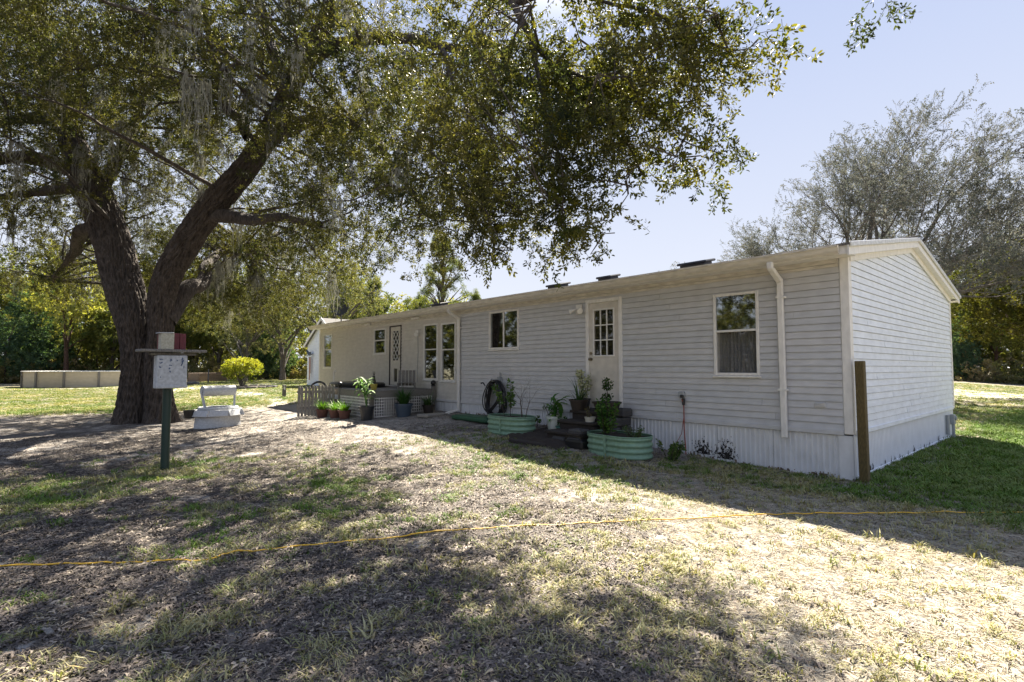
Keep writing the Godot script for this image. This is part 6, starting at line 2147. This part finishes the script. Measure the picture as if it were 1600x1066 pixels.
	for k in 4:
		var hp := PackedVector3Array([Vector3(-0.05, 0.36, 0.12 + k * 0.03), Vector3(0.12 + 0.03 * k, 0.05, 0.15), Vector3(-0.02 - k * 0.03, -0.18 - 0.05 * k, 0.18), Vector3(-0.24, -0.28 - 0.03 * k, 0.15), Vector3(-0.30, 0.0, 0.12)])
		var rs := resample(hp, PackedFloat32Array([0.0145, 0.0145, 0.0145, 0.0145, 0.0145]), 0.05)
		ho.tube(rs[0], rs[1], 7)
	ho.tube(PackedVector3Array([Vector3(-0.30, 0.30, 0.2), Vector3(-0.36, 0.38, 0.22), Vector3(-0.41, 0.36, 0.24)]), PackedFloat32Array([0.015, 0.018, 0.024]), 8)
	single("garden_hose", "thick coil of black garden hose hung on the front wall", "garden hose", ho, M.rubber, "", Vector3(-7.50, 0.80, 0.05))
	var hk := MB.new()
	hk.span(-0.08, 0.08, 0.36, 0.50, -0.03, 0.0, 0.004)
	hk.tube(PackedVector3Array([Vector3(0, 0.41, -0.02), Vector3(0, 0.40, 0.22), Vector3(0, 0.46, 0.26)]), PackedFloat32Array([0.02, 0.02, 0.02]), 8)
	hk.tube(PackedVector3Array([Vector3(0.03, 0.48, 0.0), Vector3(0.035, 0.62, 0.01)]), PackedFloat32Array([0.012, 0.012]), 6)
	single("hose_hanger", "grey hanger on the wall carrying the black hose coil", "hose hanger", hk, M.grey_box, "", Vector3(-7.50, 0.82, 0.05))
	# shallow green tray and splash slab at the downspout
	var ty := MB.new()
	ty.box(Vector3(0, 0.06, 0), Vector3(1.35, 0.10, 0.5), Basis.IDENTITY, 0.03)
	ty.box(Vector3(0, 0.115, 0), Vector3(1.2, 0.02, 0.36), Basis.IDENTITY, 0.006)
	single("green_tray", "shallow dark green plastic tray on the ground below the hose", "tray", ty, M.green_plastic, "", gp(-7.55, 0.72))
	var spl := MB.new()
	spl.box(Vector3(0, 0.03, 0), Vector3(0.40, 0.07, 0.75), Basis(Vector3.UP, 0.2), 0.015)
	single("splash_block", "flat grey splash block under the middle downspout", "splash block", spl, M.concrete, "", gp(-9.2, 0.85))
	# outlet with a red cord hanging from it
	var ob := thing("outlet_cord", "brown red cord with black plug hanging from the outdoor outlet", "cord", Vector3(-2.58, 0.0, 0.0))
	mb = MB.new()
	mb.box(Vector3(0, 1.08, 0.035), Vector3(0.11, 0.10, 0.06), Basis.IDENTITY, 0.01)
	part("outlet_cover", mb, M.grey_box, ob)
	mb = MB.new()
	mb.box(Vector3(0.03, 1.05, 0.085), Vector3(0.06, 0.05, 0.05), Basis.IDENTITY, 0.01)
	mb.box(Vector3(0.045, 0.955, 0.06), Vector3(0.045, 0.12, 0.05), Basis.IDENTITY, 0.012)
	part("plug", mb, M.black, ob)
	mb = MB.new()
	mb.tube(PackedVector3Array([Vector3(0.03, 1.0, 0.09), Vector3(0.05, 0.9, 0.06), Vector3(0.045, 0.5, 0.05), Vector3(0.08, 0.15, 0.07), Vector3(0.10, 0.06, 0.10)]), PackedFloat32Array([0.010, 0.010, 0.010, 0.010, 0.010]), 6)
	mb.tube(PackedVector3Array([Vector3(0.045, 0.70, 0.055), Vector3(0.0, 0.40, 0.06), Vector3(-0.16, 0.12, 0.08), Vector3(-0.30, 0.08, 0.1)]), PackedFloat32Array([0.005, 0.005, 0.005, 0.005]), 6)
	part("cord", mb, M.red_cord, ob)
	# leaf litter in the foot of the wall is part of the ground cover

# ---------------------------------------------------------------- grass and litter
func build_cover():
	var eye := Vector2(2.36, 8.41)
	var fw := Vector2(-0.747, -0.665)
	# grass tufts
	var tufts: Array = []
	for k in 3:
		var mb := MB.new()
		for j in 13:
			var a := rnd(0, TAU)
			var p := Vector3(rnd(-0.035, 0.035), 0, rnd(-0.035, 0.035))
			var q := rnd(0.7, 1.25)
			mb.col = Color(q * rnd(0.9, 1.2), q, q * rnd(0.7, 1.0))
			var L := rnd(0.02, 0.06)
			var d := Vector3(cos(a) * rnd(0.2, 1.1), 1.0, sin(a) * rnd(0.2, 1.1)).normalized()
			var sd := Vector3(-sin(a), 0, cos(a)) * 0.0022
			var m := p + d * L * 0.55
			var t := m + (d + Vector3(cos(a), -0.5, sin(a)) * 0.7).normalized() * L * 0.5
			mb.quad(p - sd, p + sd, m + sd, m - sd, Vector3(-cos(a), 0.6, -sin(a)))
			mb.tri(m - sd, m + sd, t, Vector3(-cos(a), 0.6, -sin(a)))
		tufts.append(mb.mesh())
	var xf: Array = [[], [], []]
	var cols: Array = [PackedColorArray(), PackedColorArray(), PackedColorArray()]
	for k in 200000:
		var dist := 2.0 + 24.0 * pow(rng.randf(), 1.25)
		var ang := rnd(-0.82, 0.82)
		var dirv := fw.rotated(ang)
		var p := eye + dirv * dist
		if p.x < 0.0 and p.y < 0.06 and p.x > -LEN and p.y > -WID: continue
		if p.x < -10.2 and p.x > -16.6 and p.y < 2.05 and p.y > -0.5: continue
		var g := grass_at(p.x, p.y)
		var w := 0.5 + 0.5 * n2.get_noise_2d(p.x * 60.0, p.y * 60.0)
		if rng.randf() > g * smooth(0.35, 0.75, w + g * 0.25) * (1.0 if p.y < 1.6 or p.x - 0.95 * p.y + 4.3 < 0.0 else 0.30): continue
		var s := rnd(0.6, 1.2) * (1.0 + dist * 0.03)
		if rng.randf() < 0.07 and dist > 3.2: s *= rnd(1.3, 1.8)
		if p.x > 0.2 and p.y < 1.0: s *= 1.15
		var vi := k % 3
		xf[vi].append(Transform3D(Basis(Vector3.UP, rnd(0, TAU)).scaled(Vector3(s * 1.2, s, s * 1.2)), Vector3(p.x, ground_b(p.x, p.y) - 0.004, p.y)))
		var dry := smooth(0.3, 0.75, 0.5 + 0.5 * n3.get_noise_2d(p.x * 2.0, p.y * 2.0) + rnd(-0.2, 0.2) + 0.35 * smooth(-3.0, 0.0, p.x) * smooth(0.8, 2.0, p.y))
		if p.x > 0.0 and p.y < 1.0: dry *= 0.25
		cols[vi].append(Color(0.115, 0.20, 0.04).lerp(Color(0.43, 0.38, 0.24), dry * 0.85) * rnd(0.8, 1.2))
	# far lawns, larger tufts
	for k in 90000:
		var dist := 24.0 + 34.0 * rng.randf()
		var p := eye + fw.rotated(rnd(-0.8, 0.8)) * dist
		if p.x < 0.5 and p.y < 0.5 and p.x > -LEN - 0.5 and p.y > -WID - 0.5: continue
		if Vector2(p.x + 54.9, p.y - 4.8).length() < 5.1: continue
		var g := grass_at(p.x, p.y)
		if rng.randf() > g * 0.8: continue
		var s := rnd(1.4, 2.6)
		xf[k % 3].append(Transform3D(Basis(Vector3.UP, rnd(0, TAU)).scaled(Vector3(s * 1.5, s * 0.8, s * 1.5)), Vector3(p.x, ground_b(p.x, p.y) - 0.01, p.y)))
		var dry := smooth(0.3, 0.8, 0.5 + 0.5 * n1.get_noise_2d(p.x * 3.0, p.y * 3.0) + rnd(-0.2, 0.2))
		cols[k % 3].append(Color(0.11, 0.17, 0.03).lerp(Color(0.34, 0.31, 0.12), dry))
	print("grass ", xf[0].size() * 3)
	for k in 3:
		var gr := many("grass", tufts[k], M.grass, xf[k], cols[k], self)
		tag(gr, "short patchy grass growing over the sandy yard", "grass")
	# fallen leaves and twigs
	var lv: Array = []
	for k in 3:
		var mb := MB.new()
		var q := 1.0
		mb.col = Color(q, q, q)
		for j in 3:
			var a := rnd(0, TAU)
			mb.leaf(Vector3(rnd(-0.05, 0.05), 0.004 + j * 0.003, rnd(-0.05, 0.05)), Vector3(cos(a), rnd(-0.05, 0.25), sin(a)).normalized(), Vector3(-sin(a), rnd(-0.3, 0.3), cos(a)).normalized(), rnd(0.035, 0.062), rnd(0.014, 0.022), rnd(0.4, 1.6))
		lv.append(mb.mesh())
	var tw := MB.new()
	for j in 5:
		var a := rnd(0, TAU)
		var b := Vector3(rnd(-0.05, 0.05), 0.004, rnd(-0.05, 0.05))
		tw.tube(PackedVector3Array([b - Vector3(cos(a), 0, sin(a)) * 0.05, b + Vector3(0, rnd(0.0, 0.004), 0), b + Vector3(cos(a), rnd(-0.03, 0.04), sin(a)) * rnd(0.03, 0.06)]), PackedFloat32Array([0.0018, 0.0020, 0.001]), 3, false)
	lv.append(tw.mesh())
	var stk := MB.new()
	stk.tube(PackedVector3Array([Vector3(-0.08, 0.006, 0), Vector3(-0.02, 0.014, 0.012), Vector3(0.05, 0.010, -0.006), Vector3(0.10, 0.006, 0.012)]), PackedFloat32Array([0.0042, 0.0036, 0.0028, 0.0014]), 5, false)
	stk.tube(PackedVector3Array([Vector3(0.0, 0.012, 0.008), Vector3(0.035, 0.02, 0.04)]), PackedFloat32Array([0.0022, 0.001]), 4, false)
	lv.append(stk.mesh())
	var lx: Array = [[], [], [], [], []]
	var lc: Array = [PackedColorArray(), PackedColorArray(), PackedColorArray(), PackedColorArray(), PackedColorArray()]
	for k in 210000:
		var dist := 1.8 + 14.0 * pow(rng.randf(), 1.3)
		var p := eye + fw.rotated(rnd(-0.85, 0.85)) * dist
		if p.x < 0.0 and p.y < 0.06 and p.x > -LEN: continue
		if p.x < -10.2 and p.y < 2.05: continue
		var v := 0.5 + 0.5 * n1.get_noise_2d(p.x * 4.0, p.y * 4.0)
		var u := 0.5 + 0.5 * n2.get_noise_2d(p.x * 45.0, p.y * 45.0)
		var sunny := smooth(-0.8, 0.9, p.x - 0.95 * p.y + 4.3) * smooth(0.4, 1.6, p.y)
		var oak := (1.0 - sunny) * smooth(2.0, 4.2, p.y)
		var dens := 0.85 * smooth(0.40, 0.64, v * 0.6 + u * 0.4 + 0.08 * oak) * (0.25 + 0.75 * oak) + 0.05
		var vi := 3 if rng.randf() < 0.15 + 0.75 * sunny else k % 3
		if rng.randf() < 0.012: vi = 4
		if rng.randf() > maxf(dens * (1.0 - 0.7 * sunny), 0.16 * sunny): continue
		var s := rnd(0.5, 0.95)
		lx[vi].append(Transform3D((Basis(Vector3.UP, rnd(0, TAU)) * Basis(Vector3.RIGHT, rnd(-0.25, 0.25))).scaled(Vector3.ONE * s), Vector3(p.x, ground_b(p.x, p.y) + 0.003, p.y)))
		var t := rng.randf()
		if vi == 3:
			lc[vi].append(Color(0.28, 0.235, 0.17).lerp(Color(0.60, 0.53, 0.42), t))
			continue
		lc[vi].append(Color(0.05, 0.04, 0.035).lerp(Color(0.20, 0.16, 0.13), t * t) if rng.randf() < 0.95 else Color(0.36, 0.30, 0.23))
	print("litter ", lx[0].size() * 3)
	for k in 5:
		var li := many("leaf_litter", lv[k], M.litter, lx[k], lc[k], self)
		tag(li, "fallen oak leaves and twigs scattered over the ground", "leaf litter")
